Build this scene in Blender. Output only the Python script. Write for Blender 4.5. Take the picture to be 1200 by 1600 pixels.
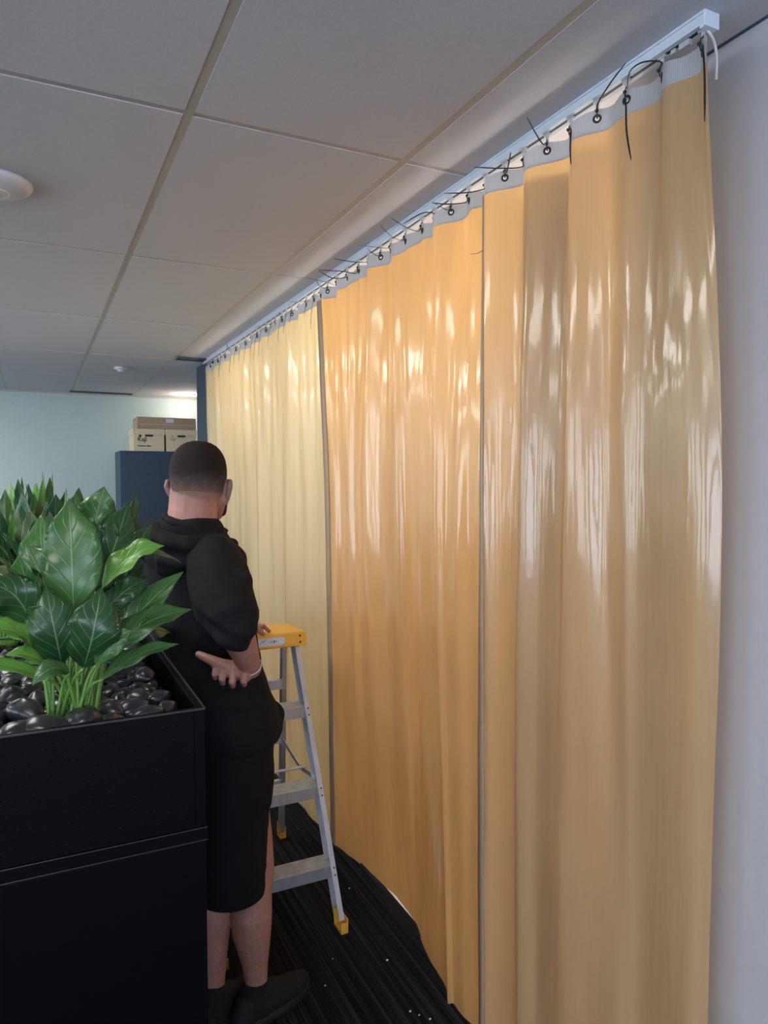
import bpy, bmesh, math, random
from math import sin, cos, pi, radians, atan, atan2, hypot
from mathutils import Vector, Matrix, noise, Quaternion
for o in list(bpy.data.objects): bpy.data.objects.remove(o)
SC = bpy.context.scene
COL = SC.collection
rnd = random.Random(7)
# ------------------------------------------------------------------ camera
FPX = 1110.0
CH = 1.68                      # eye height of the photographer
YAW = math.atan(545/FPX); PITCH = -math.atan(52/FPX)
cd = bpy.data.cameras.new('camera'); cam = bpy.data.objects.new('camera', cd); COL.objects.link(cam)
cam.location = (0, 0, CH); cam.rotation_euler = (pi/2+PITCH, 0, -YAW)
cd.sensor_fit = 'VERTICAL'; cd.sensor_height = 24.0; cd.lens = FPX*24.0/1600; cd.clip_start = .05
SC.camera = cam
# ------------------------------------------------------------------ view, world
vs = SC.view_settings
vs.view_transform = 'Standard'; vs.look = 'None'; vs.gamma = 1; vs.exposure = -0.1; vs.use_curve_mapping = False
w = bpy.data.worlds.new('world'); SC.world = w; w.use_nodes = True
w.node_tree.nodes['Background'].inputs[0].default_value = (.62, .78, 1, 1)
w.node_tree.nodes['Background'].inputs[1].default_value = 1.0
ZC = 2.573                     # ceiling height
P_PANEL = 12.0; P_WIN = 6.5; P_BACK = 46; P_REAR = 9.0
# ------------------------------------------------------------------ helpers
_F = Vector((sin(YAW)*cos(PITCH), cos(YAW)*cos(PITCH), sin(PITCH)))
_R = Vector((cos(YAW), -sin(YAW), 0)); _U = _R.cross(_F)
_C = Vector((0, 0, CH))
def ray(px, py): return _F+_R*((px-600)/FPX)-_U*((py-800)/FPX)
def on_z(px, py, z): d = ray(px, py); return _C+d*((z-CH)/d.z)
def on_x(px, py, x): d = ray(px, py); return _C+d*(x/d.x)
def on_y(px, py, y): d = ray(px, py); return _C+d*(y/d.y)
def y_of(px, X, z):            # distance down the room of a point at width X, height z on a sight line
    k = (px-600)/FPX; dz = z-CH
    return (X*cos(YAW)-k*X*sin(YAW)*cos(PITCH)-k*dz*sin(PITCH))/(sin(YAW)+k*cos(YAW)*cos(PITCH))
def mesh(name, verts, faces, mat=None, parent=None, smooth=False, mats=None, fm=None):
    me = bpy.data.meshes.new(name); me.from_pydata([tuple(v) for v in verts], [], faces)
    for m in (mats or ([mat] if mat else [])): me.materials.append(m)
    if fm:
        for i, k in enumerate(fm): me.polygons[i].material_index = k
    if smooth: me.polygons.foreach_set('use_smooth', [True]*len(me.polygons))
    me.update()
    o = bpy.data.objects.new(name, me); COL.objects.link(o)
    if parent: o.parent = parent
    return o
class MB:
    def __init__(s): s.v = []; s.f = []; s.m = []
    def add(s, v, f, m=0):
        n = len(s.v); s.v += [Vector(p) for p in v]; s.f += [tuple(i+n for i in q) for q in f]; s.m += [m]*len(f); return s
    def box(s, a, b, m=0, M=None):
        x0, y0, z0 = a; x1, y1, z1 = b
        v = [Vector(p) for p in ((x0,y0,z0),(x1,y0,z0),(x1,y1,z0),(x0,y1,z0),(x0,y0,z1),(x1,y0,z1),(x1,y1,z1),(x0,y1,z1))]
        if M: v = [M@p for p in v]
        return s.add(v, [(3,2,1,0),(4,5,6,7),(0,1,5,4),(1,2,6,5),(2,3,7,6),(3,0,4,7)], m)
    def bar(s, p, q, wd, hd, up=(0,0,1), m=0):
        p, q = Vector(p), Vector(q); d = (q-p); L = d.length; d.normalize()
        x = d.cross(Vector(up)).normalized(); z = x.cross(d)
        M = Matrix.Translation(p) @ Matrix((x, d, z)).transposed().to_4x4()
        return s.box((-wd/2, 0, -hd/2), (wd/2, L, hd/2), m, M)
    def tube(s, pts, rad, n=8, closed=False, m=0, flat=1.0, cap=True):
        pts = [Vector(p) for p in pts]; N = len(pts)
        if not hasattr(rad, '__len__'): rad = [rad]*N
        v = []; prev = None
        for i, p in enumerate(pts):
            if closed: t = pts[(i+1) % N]-pts[i-1]
            else: t = pts[min(i+1, N-1)]-pts[max(i-1, 0)]
            t.normalize()
            if prev is None:
                a = Vector((0,0,1)) if abs(t.z) < .9 else Vector((1,0,0))
                u = t.cross(a).normalized()
            else:
                u = (prev-t*prev.dot(t))
                u = u.normalized() if u.length > 1e-6 else t.orthogonal().normalized()
            prev = u; b = t.cross(u)
            for k in range(n):
                an = 2*pi*k/n; v.append(p+(u*cos(an)+b*sin(an)*flat)*rad[i])
        f = []
        for i in range(N if closed else N-1):
            for k in range(n):
                j = (i+1) % N
                f.append((i*n+k, i*n+(k+1) % n, j*n+(k+1) % n, j*n+k))
        if not closed and cap:
            f.append(tuple(range(n-1, -1, -1))); f.append(tuple((N-1)*n+k for k in range(n)))
        return s.add(v, f, m)
    def limb(s, pts, rad, n=16):       # tube with round ends
        pts = [Vector(p) for p in pts]; rad = list(rad)
        d0 = (pts[0]-pts[1]).normalized(); d1 = (pts[-1]-pts[-2]).normalized()
        pre = [(pts[0]+d0*rad[0]*sin(a), rad[0]*max(cos(a), .02)) for a in (pi/2, pi/2*.75, pi/2*.5, pi/2*.25)]
        post = [(pts[-1]+d1*rad[-1]*sin(a), rad[-1]*max(cos(a), .02)) for a in (pi/2*.25, pi/2*.5, pi/2*.75, pi/2)]
        A = [p for p, r in pre]+pts+[p for p, r in post]; B = [r for p, r in pre]+rad+[r for p, r in post]
        return s.tube(A, B, n)
    def ell(s, c, r, n=20, M=None, fn=None):
        v = []; f = []; m = n
        for i in range(n+1):
            th = pi*i/n
            for k in range(m):
                a = 2*pi*k/m
                d = Vector((sin(th)*cos(a), sin(th)*sin(a), cos(th)))
                if fn: d = fn(d)
                p = Vector((d.x*r[0], d.y*r[1], d.z*r[2]))
                if M: p = M@p
                v.append(p+Vector(c))
        for i in range(n):
            for k in range(m):
                f.append((i*m+k, (i+1)*m+k, (i+1)*m+(k+1) % m, i*m+(k+1) % m))
        return s.add(v, f)
    def rings(s, R, n=40, p=2.0):      # R: (z, cx, cy, a, b)
        v = []
        for (z, cx, cy, a, b) in R:
            for k in range(n):
                t = 2*pi*k/n; c_, s_ = cos(t), sin(t)
                v.append(Vector((cx+a*math.copysign(abs(c_)**(2/p), c_), cy+b*math.copysign(abs(s_)**(2/p), s_), z)))
        f = []
        for i in range(len(R)-1):
            for k in range(n): f.append((i*n+k, i*n+(k+1) % n, (i+1)*n+(k+1) % n, (i+1)*n+k))
        f.append(tuple(range(n-1, -1, -1))); f.append(tuple((len(R)-1)*n+k for k in range(n)))
        if R[0][0] > R[-1][0]: f = [tuple(reversed(q)) for q in f]
        return s.add(v, f)
    def build(s, name, mat=None, parent=None, smooth=False, mats=None):
        return mesh(name, s.v, s.f, mat, parent, smooth, mats, s.m if mats else None)
def bevel(o, wd=.003, seg=2):
    bm = bmesh.new(); bm.from_mesh(o.data); bmesh.ops.remove_doubles(bm, verts=bm.verts, dist=1e-6)
    es = [e for e in bm.edges if len(e.link_faces) == 2 and e.calc_face_angle(0) > .5]
    bmesh.ops.bevel(bm, geom=es, offset=wd, segments=seg, affect='EDGES', profile=.5, clamp_overlap=True)
    bm.to_mesh(o.data); bm.free()
    for p in o.data.polygons: p.use_smooth = False
    return o
def smooth_interp(pts, n):             # Catmull-Rom through tuples
    out = []
    P = [pts[0]]+list(pts)+[pts[-1]]
    for i in range(1, len(P)-2):
        for k in range(n):
            t = k/n
            out.append(tuple(.5*((2*b)+(-a+c)*t+(2*a-5*b+4*c-d)*t*t+(-a+3*b-3*c+d)*t**3) for a, b, c, d in zip(P[i-1], P[i], P[i+1], P[i+2])))
    out.append(tuple(pts[-1])); return out
def fuse(name, mb, mat, parent, voxel, smooth_it=6, disp=None, fac=.5):   # melt overlapping solids into one skin
    me = bpy.data.meshes.new('t'); me.from_pydata([tuple(v) for v in mb.v], [], mb.f)
    bm = bmesh.new(); bm.from_mesh(me); bmesh.ops.remove_doubles(bm, verts=bm.verts, dist=1e-6); bmesh.ops.recalc_face_normals(bm, faces=bm.faces); bm.to_mesh(me); bm.free()
    o = bpy.data.objects.new('t', me); COL.objects.link(o)
    r = o.modifiers.new('r', 'REMESH'); r.mode = 'VOXEL'; r.voxel_size = voxel
    if smooth_it:
        sm = o.modifiers.new('s', 'SMOOTH'); sm.iterations = smooth_it; sm.factor = fac
    dg = bpy.context.evaluated_depsgraph_get()
    m2 = bpy.data.meshes.new_from_object(o.evaluated_get(dg)); bpy.data.objects.remove(o)
    m2.name = name; m2.materials.clear(); m2.materials.append(mat)
    if disp:
        ns = [v.normal.copy() for v in m2.vertices]
        for v, nn in zip(m2.vertices, ns): v.co = v.co+disp(v.co, nn)
    m2.polygons.foreach_set('use_smooth', [True]*len(m2.polygons)); m2.update()
    q = bpy.data.objects.new(name, m2); COL.objects.link(q); q.parent = parent
    return q
def tag(o, label=None, cat=None, group=None, kind=None):
    if label: o['label'] = label
    if cat: o['category'] = cat
    if group: o['group'] = group
    if kind: o['kind'] = kind
    return o
def empty(name, loc=(0,0,0), rz=0, label=None, cat=None, group=None):
    o = bpy.data.objects.new(name, None); COL.objects.link(o); o.location = loc; o.rotation_euler = (0,0,rz)
    o.empty_display_size = .05
    return tag(o, label, cat, group)
def copy_tree(o, parent=None):
    c = o.copy(); COL.objects.link(c)
    if parent: c.parent = parent
    for ch in list(o.children): copy_tree(ch, c)
    return c
def text_mesh(body, size, mat, name, parent, M, ext=.0004, bold=0.0):
    c = bpy.data.curves.new('t', 'FONT'); c.body = body; c.size = size; c.extrude = ext; c.offset = bold
    o = bpy.data.objects.new('t', c); COL.objects.link(o)
    dg = bpy.context.evaluated_depsgraph_get()
    me = bpy.data.meshes.new_from_object(o.evaluated_get(dg)); bpy.data.objects.remove(o)
    me.transform(M); me.materials.clear(); me.materials.append(mat); me.name = name
    q = bpy.data.objects.new(name, me); COL.objects.link(q); q.parent = parent
    return q
# ------------------------------------------------------------------ materials
def newmat(name):
    m = bpy.data.materials.new(name); m.use_nodes = True
    nt = m.node_tree; return m, nt, nt.nodes['Principled BSDF'], nt.nodes['Material Output']
def ramp(nt, fac, stops):
    r = nt.nodes.new('ShaderNodeValToRGB'); nt.links.new(fac, r.inputs[0])
    els = r.color_ramp.elements
    while len(els) < len(stops): els.new(.5)
    for e, (p, c) in zip(els, stops): e.position = p; e.color = (*c, 1) if len(c) == 3 else c
    return r
def noise_n(nt, scale, detail=3, vec=None, mscale=None, coord='Object', rough=.5):
    tc = nt.nodes.new('ShaderNodeTexCoord'); mp = nt.nodes.new('ShaderNodeMapping')
    nt.links.new(tc.outputs[coord], mp.inputs[0])
    if mscale: mp.inputs['Scale'].default_value = mscale
    n = nt.nodes.new('ShaderNodeTexNoise'); n.inputs['Scale'].default_value = scale; n.inputs['Detail'].default_value = detail
    n.inputs['Roughness'].default_value = rough
    nt.links.new(mp.outputs[0], n.inputs['Vector']); return n
def bump(nt, h, strength, dist, b, prev=None):
    n = nt.nodes.new('ShaderNodeBump'); n.inputs['Strength'].default_value = strength; n.inputs['Distance'].default_value = dist
    nt.links.new(h, n.inputs['Height'])
    if prev: nt.links.new(prev.outputs[0], n.inputs['Normal'])
    if b: nt.links.new(n.outputs[0], b.inputs['Normal'])
    return n
def simple(name, col, rough=.5, metal=0, spec=.5, var=.06, nscale=30, bstr=0, bdist=.001, mscale=None, coat=0):
    m, nt, b, out = newmat(name)
    n = noise_n(nt, nscale, 3, mscale=mscale)
    lo = tuple(c*(1-var) for c in col); hi = tuple(min(1, c*(1+var)) for c in col)
    r = ramp(nt, n.outputs['Fac'], [(.3, lo), (.7, hi)])
    nt.links.new(r.outputs[0], b.inputs['Base Color'])
    b.inputs['Roughness'].default_value = rough; b.inputs['Metallic'].default_value = metal
    b.inputs['Specular IOR Level'].default_value = spec; b.inputs['Coat Weight'].default_value = coat
    if bstr: bump(nt, n.outputs['Fac'], bstr, bdist, b)
    return m
def emis(name, col, st):
    m, nt, b, out = newmat(name)
    b.inputs['Base Color'].default_value = (*col, 1); b.inputs['Emission Color'].default_value = (*col, 1); b.inputs['Emission Strength'].default_value = st
    return m
M = {}
M['wall_near'] = simple('painted plaster near', (.42, .42, .455), .75, nscale=40, var=.02, bstr=.1)
M['wall_sage'] = simple('pale sage paint', (.50, .60, .59), .7, var=.02, bstr=.05)
M['wall_white'] = simple('white plasterboard', (.86, .82, .81), .8, var=.02)
M['navy'] = simple('navy laminate', (.035, .062, .105), .5, var=.08)
M['navy_wall'] = simple('slate navy paint', (.035, .055, .08), .7, var=.08)
def tile_mat():
    m, nt, b, out = newmat('mineral fibre ceiling tile')
    n = noise_n(nt, 420, 4, rough=.7); n2 = noise_n(nt, 1.3, 2)
    r = ramp(nt, n.outputs['Fac'], [(.3, (.50, .515, .56)), (.7, (.60, .615, .66))])
    mx = nt.nodes.new('ShaderNodeMixRGB'); mx.blend_type = 'MULTIPLY'; mx.inputs[0].default_value = 1
    r2 = ramp(nt, n2.outputs['Fac'], [(.3, (.96, .96, .97)), (.7, (1, 1, .99))])
    nt.links.new(r.outputs[0], mx.inputs[1]); nt.links.new(r2.outputs[0], mx.inputs[2]); nt.links.new(mx.outputs[0], b.inputs['Base Color'])
    b.inputs['Roughness'].default_value = .9; bump(nt, n.outputs['Fac'], .5, .001, b); return m
M['tile'] = tile_mat()
M['tbar'] = simple('grey beige ceiling bar', (.42, .40, .36), .45, var=.03)
M['rail'] = simple('powder coated pale rail', (.60, .66, .74), .35, var=.03)
M['rail_dark'] = simple('shadowed rail slot', (.02, .02, .022), .6)
M['cap_white'] = simple('white plastic end cap', (.72, .77, .88), .4, var=.02)
def carpet_mat():
    m, nt, b, out = newmat('striped charcoal carpet')
    tc = nt.nodes.new('ShaderNodeTexCoord')
    n1 = noise_n(nt, 1, 2, mscale=(95, .9, 1)); n2 = noise_n(nt, 1, 1, mscale=(.9, 95, 1))
    ch = nt.nodes.new('ShaderNodeTexChecker'); ch.inputs['Scale'].default_value = 2.0
    ch.inputs['Color1'].default_value = (0,0,0,1); ch.inputs['Color2'].default_value = (1,1,1,1)
    nt.links.new(tc.outputs['Object'], ch.inputs['Vector'])
    fine = noise_n(nt, 260, 3, rough=.8)
    r = ramp(nt, n1.outputs['Fac'], [(.40, (.005, .0053, .006)), (.52, (.013, .0135, .016)), (.68, (.036, .037, .042))])
    mul = nt.nodes.new('ShaderNodeMixRGB'); mul.blend_type = 'MULTIPLY'; mul.inputs[0].default_value = 1
    rf = ramp(nt, fine.outputs['Fac'], [(.35, (.45, .45, .45)), (.65, (1.5, 1.5, 1.5))])
    nt.links.new(r.outputs[0], mul.inputs[1]); nt.links.new(rf.outputs[0], mul.inputs[2]); nt.links.new(mul.outputs[0], b.inputs['Base Color'])
    b.inputs['Roughness'].default_value = .95; b.inputs['Specular IOR Level'].default_value = .15
    b1 = bump(nt, n1.outputs['Fac'], .6, .004, None); bump(nt, fine.outputs['Fac'], .6, .003, b, b1); return m
M['carpet'] = carpet_mat()
M['concrete'] = simple('pale bare floor', (.7, .66, .64), .8, nscale=6, var=.08)
def pvc_mat(name, col, trans, mixf=.33, rough=.17):
    m, nt, b, out = newmat(name)
    a = noise_n(nt, 1, 3, mscale=(9, 9, .8)); w2 = noise_n(nt, 1, 4, mscale=(15, 15, 4), rough=.55); fine = noise_n(nt, 1, 3, mscale=(300, 300, 9))
    r = ramp(nt, a.outputs['Fac'], [(.3, tuple(c*.95 for c in col)), (.7, tuple(min(1, c*1.05) for c in col))])
    mul = nt.nodes.new('ShaderNodeMixRGB'); mul.blend_type = 'MULTIPLY'; mul.inputs[0].default_value = 1
    rf = ramp(nt, fine.outputs['Fac'], [(.35, (.96, .955, .95)), (.65, (1.0, 1.0, 1.0))])
    nt.links.new(r.outputs[0], mul.inputs[1]); nt.links.new(rf.outputs[0], mul.inputs[2]); nt.links.new(mul.outputs[0], b.inputs['Base Color'])
    b.inputs['Roughness'].default_value = rough+.1; b.inputs['IOR'].default_value = 1.5; b.inputs['Coat Weight'].default_value = .8; b.inputs['Coat Roughness'].default_value = .10; b.inputs['Coat IOR'].default_value = 1.6
    b1 = bump(nt, a.outputs['Fac'], .5, .02, None); b2 = bump(nt, w2.outputs['Fac'], .27, .009, b, b1); nt.links.new(b2.outputs[0], b.inputs['Coat Normal'])
    t = nt.nodes.new('ShaderNodeBsdfTranslucent'); t.inputs[0].default_value = (*trans, 1)
    nt.links.new(b1.outputs[0], t.inputs['Normal'])
    ms = nt.nodes.new('ShaderNodeMixShader'); ms.inputs[0].default_value = mixf
    nt.links.new(b.outputs[0], ms.inputs[1]); nt.links.new(t.outputs[0], ms.inputs[2]); nt.links.new(ms.outputs[0], out.inputs['Surface'])
    return m
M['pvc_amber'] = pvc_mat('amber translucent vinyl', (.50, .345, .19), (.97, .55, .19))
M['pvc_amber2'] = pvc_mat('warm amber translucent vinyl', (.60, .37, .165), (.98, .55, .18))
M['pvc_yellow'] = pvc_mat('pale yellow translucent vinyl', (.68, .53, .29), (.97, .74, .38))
M['hem'] = simple('smoky brown hem strip', (.38, .255, .155), .5, var=.08, mscale=(20, 20, 1))
def band_mat():
    m, nt, b, out = newmat('ribbed white webbing')
    tc = nt.nodes.new('ShaderNodeTexCoord'); mp = nt.nodes.new('ShaderNodeMapping'); mp.inputs['Scale'].default_value = (0, 1, 0)
    nt.links.new(tc.outputs['UV'], mp.inputs[0])
    wv = nt.nodes.new('ShaderNodeTexWave'); wv.inputs['Scale'].default_value = 70; wv.bands_direction = 'X'
    mp.inputs['Scale'].default_value = (1, 1, 1); nt.links.new(mp.outputs[0], wv.inputs['Vector'])
    r = ramp(nt, wv.outputs['Fac'], [(0, (.33, .335, .35)), (1, (.46, .465, .48))]); nt.links.new(r.outputs[0], b.inputs['Base Color'])
    b.inputs['Roughness'].default_value = .5; bump(nt, wv.outputs['Fac'], .4, .001, b)
    t = nt.nodes.new('ShaderNodeBsdfTranslucent'); t.inputs[0].default_value = (.8, .78, .78, 1)
    ms = nt.nodes.new('ShaderNodeMixShader'); ms.inputs[0].default_value = .12
    nt.links.new(b.outputs[0], ms.inputs[1]); nt.links.new(t.outputs[0], ms.inputs[2]); nt.links.new(ms.outputs[0], out.inputs['Surface'])
    return m
M['band'] = band_mat()
M['black_plastic'] = simple('black nylon', (.012, .012, .013), .35)
M['clear_plastic'] = simple('milky plastic', (.45, .46, .48), .3)
M['cord'] = simple('white cord', (.6, .6, .6), .5)
M['black_metal'] = simple('black powder coated steel', (.0012, .0013, .0020), .5, spec=.08, var=.1, nscale=80)
def perf_mat():
    m, nt, b, out = newmat('dimpled black steel with painted glints')
    v = nt.nodes.new('ShaderNodeTexVoronoi'); tc = nt.nodes.new('ShaderNodeTexCoord'); mp = nt.nodes.new('ShaderNodeMapping')
    nt.links.new(tc.outputs['Object'], mp.inputs[0]); mp.inputs['Scale'].default_value = (82, .01, 105); nt.links.new(mp.outputs[0], v.inputs['Vector']); v.inputs['Scale'].default_value = 1.0; v.inputs['Randomness'].default_value = .6
    r = ramp(nt, v.outputs['Distance'], [(.0, (0,0,0)), (.16, (0,0,0)), (.22, (1,1,1))])
    r2 = ramp(nt, v.outputs['Distance'], [(.0, (.0005,.0005,.0005)), (.13, (.001,.001,.001)), (.17, (.016,.016,.019)), (.21, (.0012, .0013, .0020))]); nt.links.new(r2.outputs[0], b.inputs['Base Color']); b.inputs['Roughness'].default_value = .5; b.inputs['Specular IOR Level'].default_value = .08  # shaded hole centres and pale rim glints painted into the base colour
    bump(nt, r.outputs[0], 1.0, .0015, b); return m
M['perf'] = perf_mat()
M['edge_glint'] = simple('painted highlight on black steel edge', (.03, .032, .036), .3, spec=.6)  # lighter than the steel: edge highlights put into the colour
M['pebble'] = simple('polished black pebble', (.022, .0235, .028), .28, nscale=3, var=.2, bstr=.05, bdist=.002, coat=.1)
M['soil'] = simple('dark planter liner', (.008, .008, .008), .9)
def leaf_mat(name, c1, c2, vein, rough=.26):
    m, nt, b, out = newmat(name)
    uv = nt.nodes.new('ShaderNodeTexCoord'); sp = nt.nodes.new('ShaderNodeSeparateXYZ'); nt.links.new(uv.outputs['UV'], sp.inputs[0])
    def mth(op, a, c=None, v=None):
        n = nt.nodes.new('ShaderNodeMath'); n.operation = op
        nt.links.new(a, n.inputs[0])
        if c is not None: nt.links.new(c, n.inputs[1])
        if v is not None: n.inputs[1].default_value = v
        return n.outputs[0]
    across = mth('ABSOLUTE', mth('SUBTRACT', sp.outputs[0], v=.5))       # 0 midrib .. .5 edge
    side = mth('SUBTRACT', mth('MULTIPLY', sp.outputs[1], v=6.5), mth('MULTIPLY', across, v=4.2))
    fr = mth('ABSOLUTE', mth('SUBTRACT', mth('FRACT', side), v=.5))
    v1 = ramp(nt, fr, [(0, (1,1,1)), (.035, (.5,.5,.5)), (.09, (0,0,0))]); v2 = ramp(nt, across, [(0, (.8,.8,.8)), (.010, (.8,.8,.8)), (.024, (0,0,0))])
    n = noise_n(nt, 9, 3); base = ramp(nt, n.outputs['Fac'], [(.3, c1), (.7, c2)])
    mx = nt.nodes.new('ShaderNodeMixRGB'); nt.links.new(base.outputs[0], mx.inputs[1]); mx.inputs[2].default_value = (*vein, 1)
    ad = mth('MAXIMUM', mth('MULTIPLY', v1.outputs[0], v=.45), v2.outputs[0]); nt.links.new(ad, mx.inputs[0])
    nt.links.new(mx.outputs[0], b.inputs['Base Color']); b.inputs['Roughness'].default_value = rough
    bump(nt, ad, .5, .002, b, bump(nt, n.outputs['Fac'], .3, .006, None))
    t = nt.nodes.new('ShaderNodeBsdfTranslucent'); nt.links.new(mx.outputs[0], t.inputs[0])
    ms = nt.nodes.new('ShaderNodeMixShader'); ms.inputs[0].default_value = .2
    nt.links.new(b.outputs[0], ms.inputs[1]); nt.links.new(t.outputs[0], ms.inputs[2]); nt.links.new(ms.outputs[0], out.inputs['Surface'])
    return m
M['leaf_dark'] = leaf_mat('deep green leaf', (.013, .052, .018), (.032, .10, .028), (.15, .26, .12))
M['leaf_mid'] = leaf_mat('mid green leaf', (.032, .105, .024), (.06, .16, .036), (.18, .31, .13))
M['leaf_bright'] = leaf_mat('bright green leaf', (.09, .25, .035), (.15, .34, .06), (.32, .5, .15))
M['leaf_olive'] = leaf_mat('olive green leaf', (.05, .095, .03), (.09, .14, .05), (.2, .26, .12), .5)
M['stem'] = simple('fresh green stem', (.13, .28, .05), .45, var=.2)
M['alu'] = simple('brushed aluminium', (.55, .57, .62), .38, metal=.7, nscale=1, mscale=(40, 40, 4), var=.1)
M['alu_tread'] = simple('worn aluminium tread', (.50, .49, .46), .55, metal=.4, nscale=30, var=.2)
M['yellow'] = simple('yellow moulded plastic', (.80, .42, .05), .42, var=.05)
M['sticker'] = simple('white sticker', (.68, .66, .72), .4, var=.02)
M['ink'] = simple('black ink', (.02, .02, .025), .6)
M['ink_red'] = simple('faded red ink', (.35, .15, .18), .6)
M['rubber'] = simple('dark rubber', (.03, .03, .03), .8)
M['board'] = simple('cream archive board', (.84, .69, .48), .8, var=.03)
M['carton'] = simple('brown cardboard', (.50, .34, .23), .8, var=.06)
M['white_label'] = simple('white paper label', (.75, .75, .85), .6, var=.02)
M['white_metal'] = simple('white enamel', (.65, .66, .72), .4, var=.02)
M['screen_white'] = simple('white desk screen', (.68, .68, .75), .6, var=.02)
M['skin'] = None
def skin_mat():
    m, nt, b, out = newmat('weathered fair skin')
    tc = nt.nodes.new('ShaderNodeTexCoord'); n = noise_n(nt, 28, 4)
    base = ramp(nt, n.outputs['Fac'], [(.3, (.36, .165, .125)), (.7, (.45, .215, .165))])
    hair = noise_n(nt, 1, 3, mscale=(260, 260, 70), rough=.7)
    hr = ramp(nt, hair.outputs['Fac'], [(.52, (0,0,0)), (.62, (1,1,1))])
    sp = nt.nodes.new('ShaderNodeSeparateXYZ'); nt.links.new(tc.outputs['Object'], sp.inputs[0])
    # hairy limbs below shoulder height, stubble in the fade at the nape
    limb = nt.nodes.new('ShaderNodeMapRange'); limb.inputs[1].default_value = 1.30; limb.inputs[2].default_value = 1.36; limb.inputs[3].default_value = .45; limb.inputs[4].default_value = 0
    nt.links.new(sp.outputs[2], limb.inputs[0])
    fade = nt.nodes.new('ShaderNodeMapRange'); fade.inputs[1].default_value = 1.600; fade.inputs[2].default_value = 1.665; fade.inputs[3].default_value = 0; fade.inputs[4].default_value = .85
    nt.links.new(sp.outputs[2], fade.inputs[0])
    m1 = nt.nodes.new('ShaderNodeMath'); m1.operation = 'MULTIPLY'; nt.links.new(limb.outputs[0], m1.inputs[0]); nt.links.new(hr.outputs[0], m1.inputs[1])
    m2 = nt.nodes.new('ShaderNodeMath'); m2.operation = 'MAXIMUM'; nt.links.new(m1.outputs[0], m2.inputs[0]); nt.links.new(fade.outputs[0], m2.inputs[1])
    back = nt.nodes.new('ShaderNodeMapRange'); back.inputs[1].default_value = .05; back.inputs[2].default_value = .09; back.inputs[3].default_value = 1; back.inputs[4].default_value = 0
    nt.links.new(sp.outputs[1], back.inputs[0])
    mx = nt.nodes.new('ShaderNodeMixRGB'); nt.links.new(base.outputs[0], mx.inputs[1]); mx.inputs[2].default_value = (.17, .105, .09, 1); nt.links.new(m2.outputs[0], mx.inputs[0])
    nt.links.new(mx.outputs[0], b.inputs['Base Color']); b.inputs['Roughness'].default_value = .5
    b.inputs['Subsurface Weight'].default_value = .08; b.inputs['Subsurface Radius'].default_value = (.01, .004, .002)
    bump(nt, n.outputs['Fac'], .2, .001, b); return m
M['skin'] = skin_mat()
M['ear'] = simple('pink ear skin', (.46, .19, .16), .5, var=.06)
def hair_mat():
    m, nt, b, out = newmat('short dark brown hair faded at the nape')
    tc = nt.nodes.new('ShaderNodeTexCoord'); sp = nt.nodes.new('ShaderNodeSeparateXYZ'); nt.links.new(tc.outputs['Object'], sp.inputs[0])
    n = noise_n(nt, 38, 4, rough=.7); fine = noise_n(nt, 1, 3, mscale=(330, 330, 150), rough=.8)
    mr = nt.nodes.new('ShaderNodeMapRange'); mr.inputs[1].default_value = 1.640; mr.inputs[2].default_value = 1.715; nt.links.new(sp.outputs[2], mr.inputs[0])
    ad = nt.nodes.new('ShaderNodeMath'); ad.operation = 'MULTIPLY_ADD'; nt.links.new(n.outputs['Fac'], ad.inputs[0]); ad.inputs[1].default_value = .5; ad.inputs[2].default_value = -.25
    ad2 = nt.nodes.new('ShaderNodeMath'); ad2.operation = 'ADD'; nt.links.new(mr.outputs[0], ad2.inputs[0]); nt.links.new(ad.outputs[0], ad2.inputs[1])
    r = ramp(nt, ad2.outputs[0], [(0, (.20, .125, .105)), (.35, (.085, .06, .052)), (.75, (.030, .021, .018)), (1, (.018, .013, .012))])
    mul = nt.nodes.new('ShaderNodeMixRGB'); mul.blend_type = 'MULTIPLY'; mul.inputs[0].default_value = 1
    rf = ramp(nt, fine.outputs['Fac'], [(.35, (.65, .65, .65)), (.65, (1.25, 1.25, 1.25))])
    nt.links.new(r.outputs[0], mul.inputs[1]); nt.links.new(rf.outputs[0], mul.inputs[2]); nt.links.new(mul.outputs[0], b.inputs['Base Color'])
    b.inputs['Roughness'].default_value = .8; b.inputs['Specular IOR Level'].default_value = .15; bump(nt, fine.outputs['Fac'], .8, .003, b); return m
M['hair'] = hair_mat()
M['beard'] = simple('dark stubble', (.03, .018, .014), .8, nscale=90, var=.4, bstr=.6)
M['cloth'] = simple('black sweatshirt cotton', (.0068, .0068, .0080), .85, spec=.2, nscale=16, var=.2, bstr=.5, bdist=.012)
M['shorts'] = simple('black woven shorts', (.0065, .0065, .007), .85, spec=.2, nscale=10, var=.2, bstr=.2, bdist=.004)
M['shoe'] = simple('black knit shoe', (.004, .004, .0045), .8, nscale=150, var=.4, bstr=.4)
M['sole'] = simple('dark shoe sole', (.006, .006, .006), .7)
M['sock'] = simple('black ribbed sock', (.006, .006, .006), .95, nscale=60)
M['band_white'] = simple('thin pale wristband', (.6, .55, .58), .5)
M['lamp'] = emis('lit ceiling light diffuser', (1, .97, .93), P_PANEL)
M['daylight'] = emis('bright window sky', (.80, .90, 1), P_WIN)
M['rear_daylight'] = emis('bright rear window sky', (.72, .84, 1), P_REAR)
M['batten'] = emis('glowing tube', (1, .93, .85), P_BACK)
M['downlight'] = emis('warm downlight lens', (1, .93, .8), 14)
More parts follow.
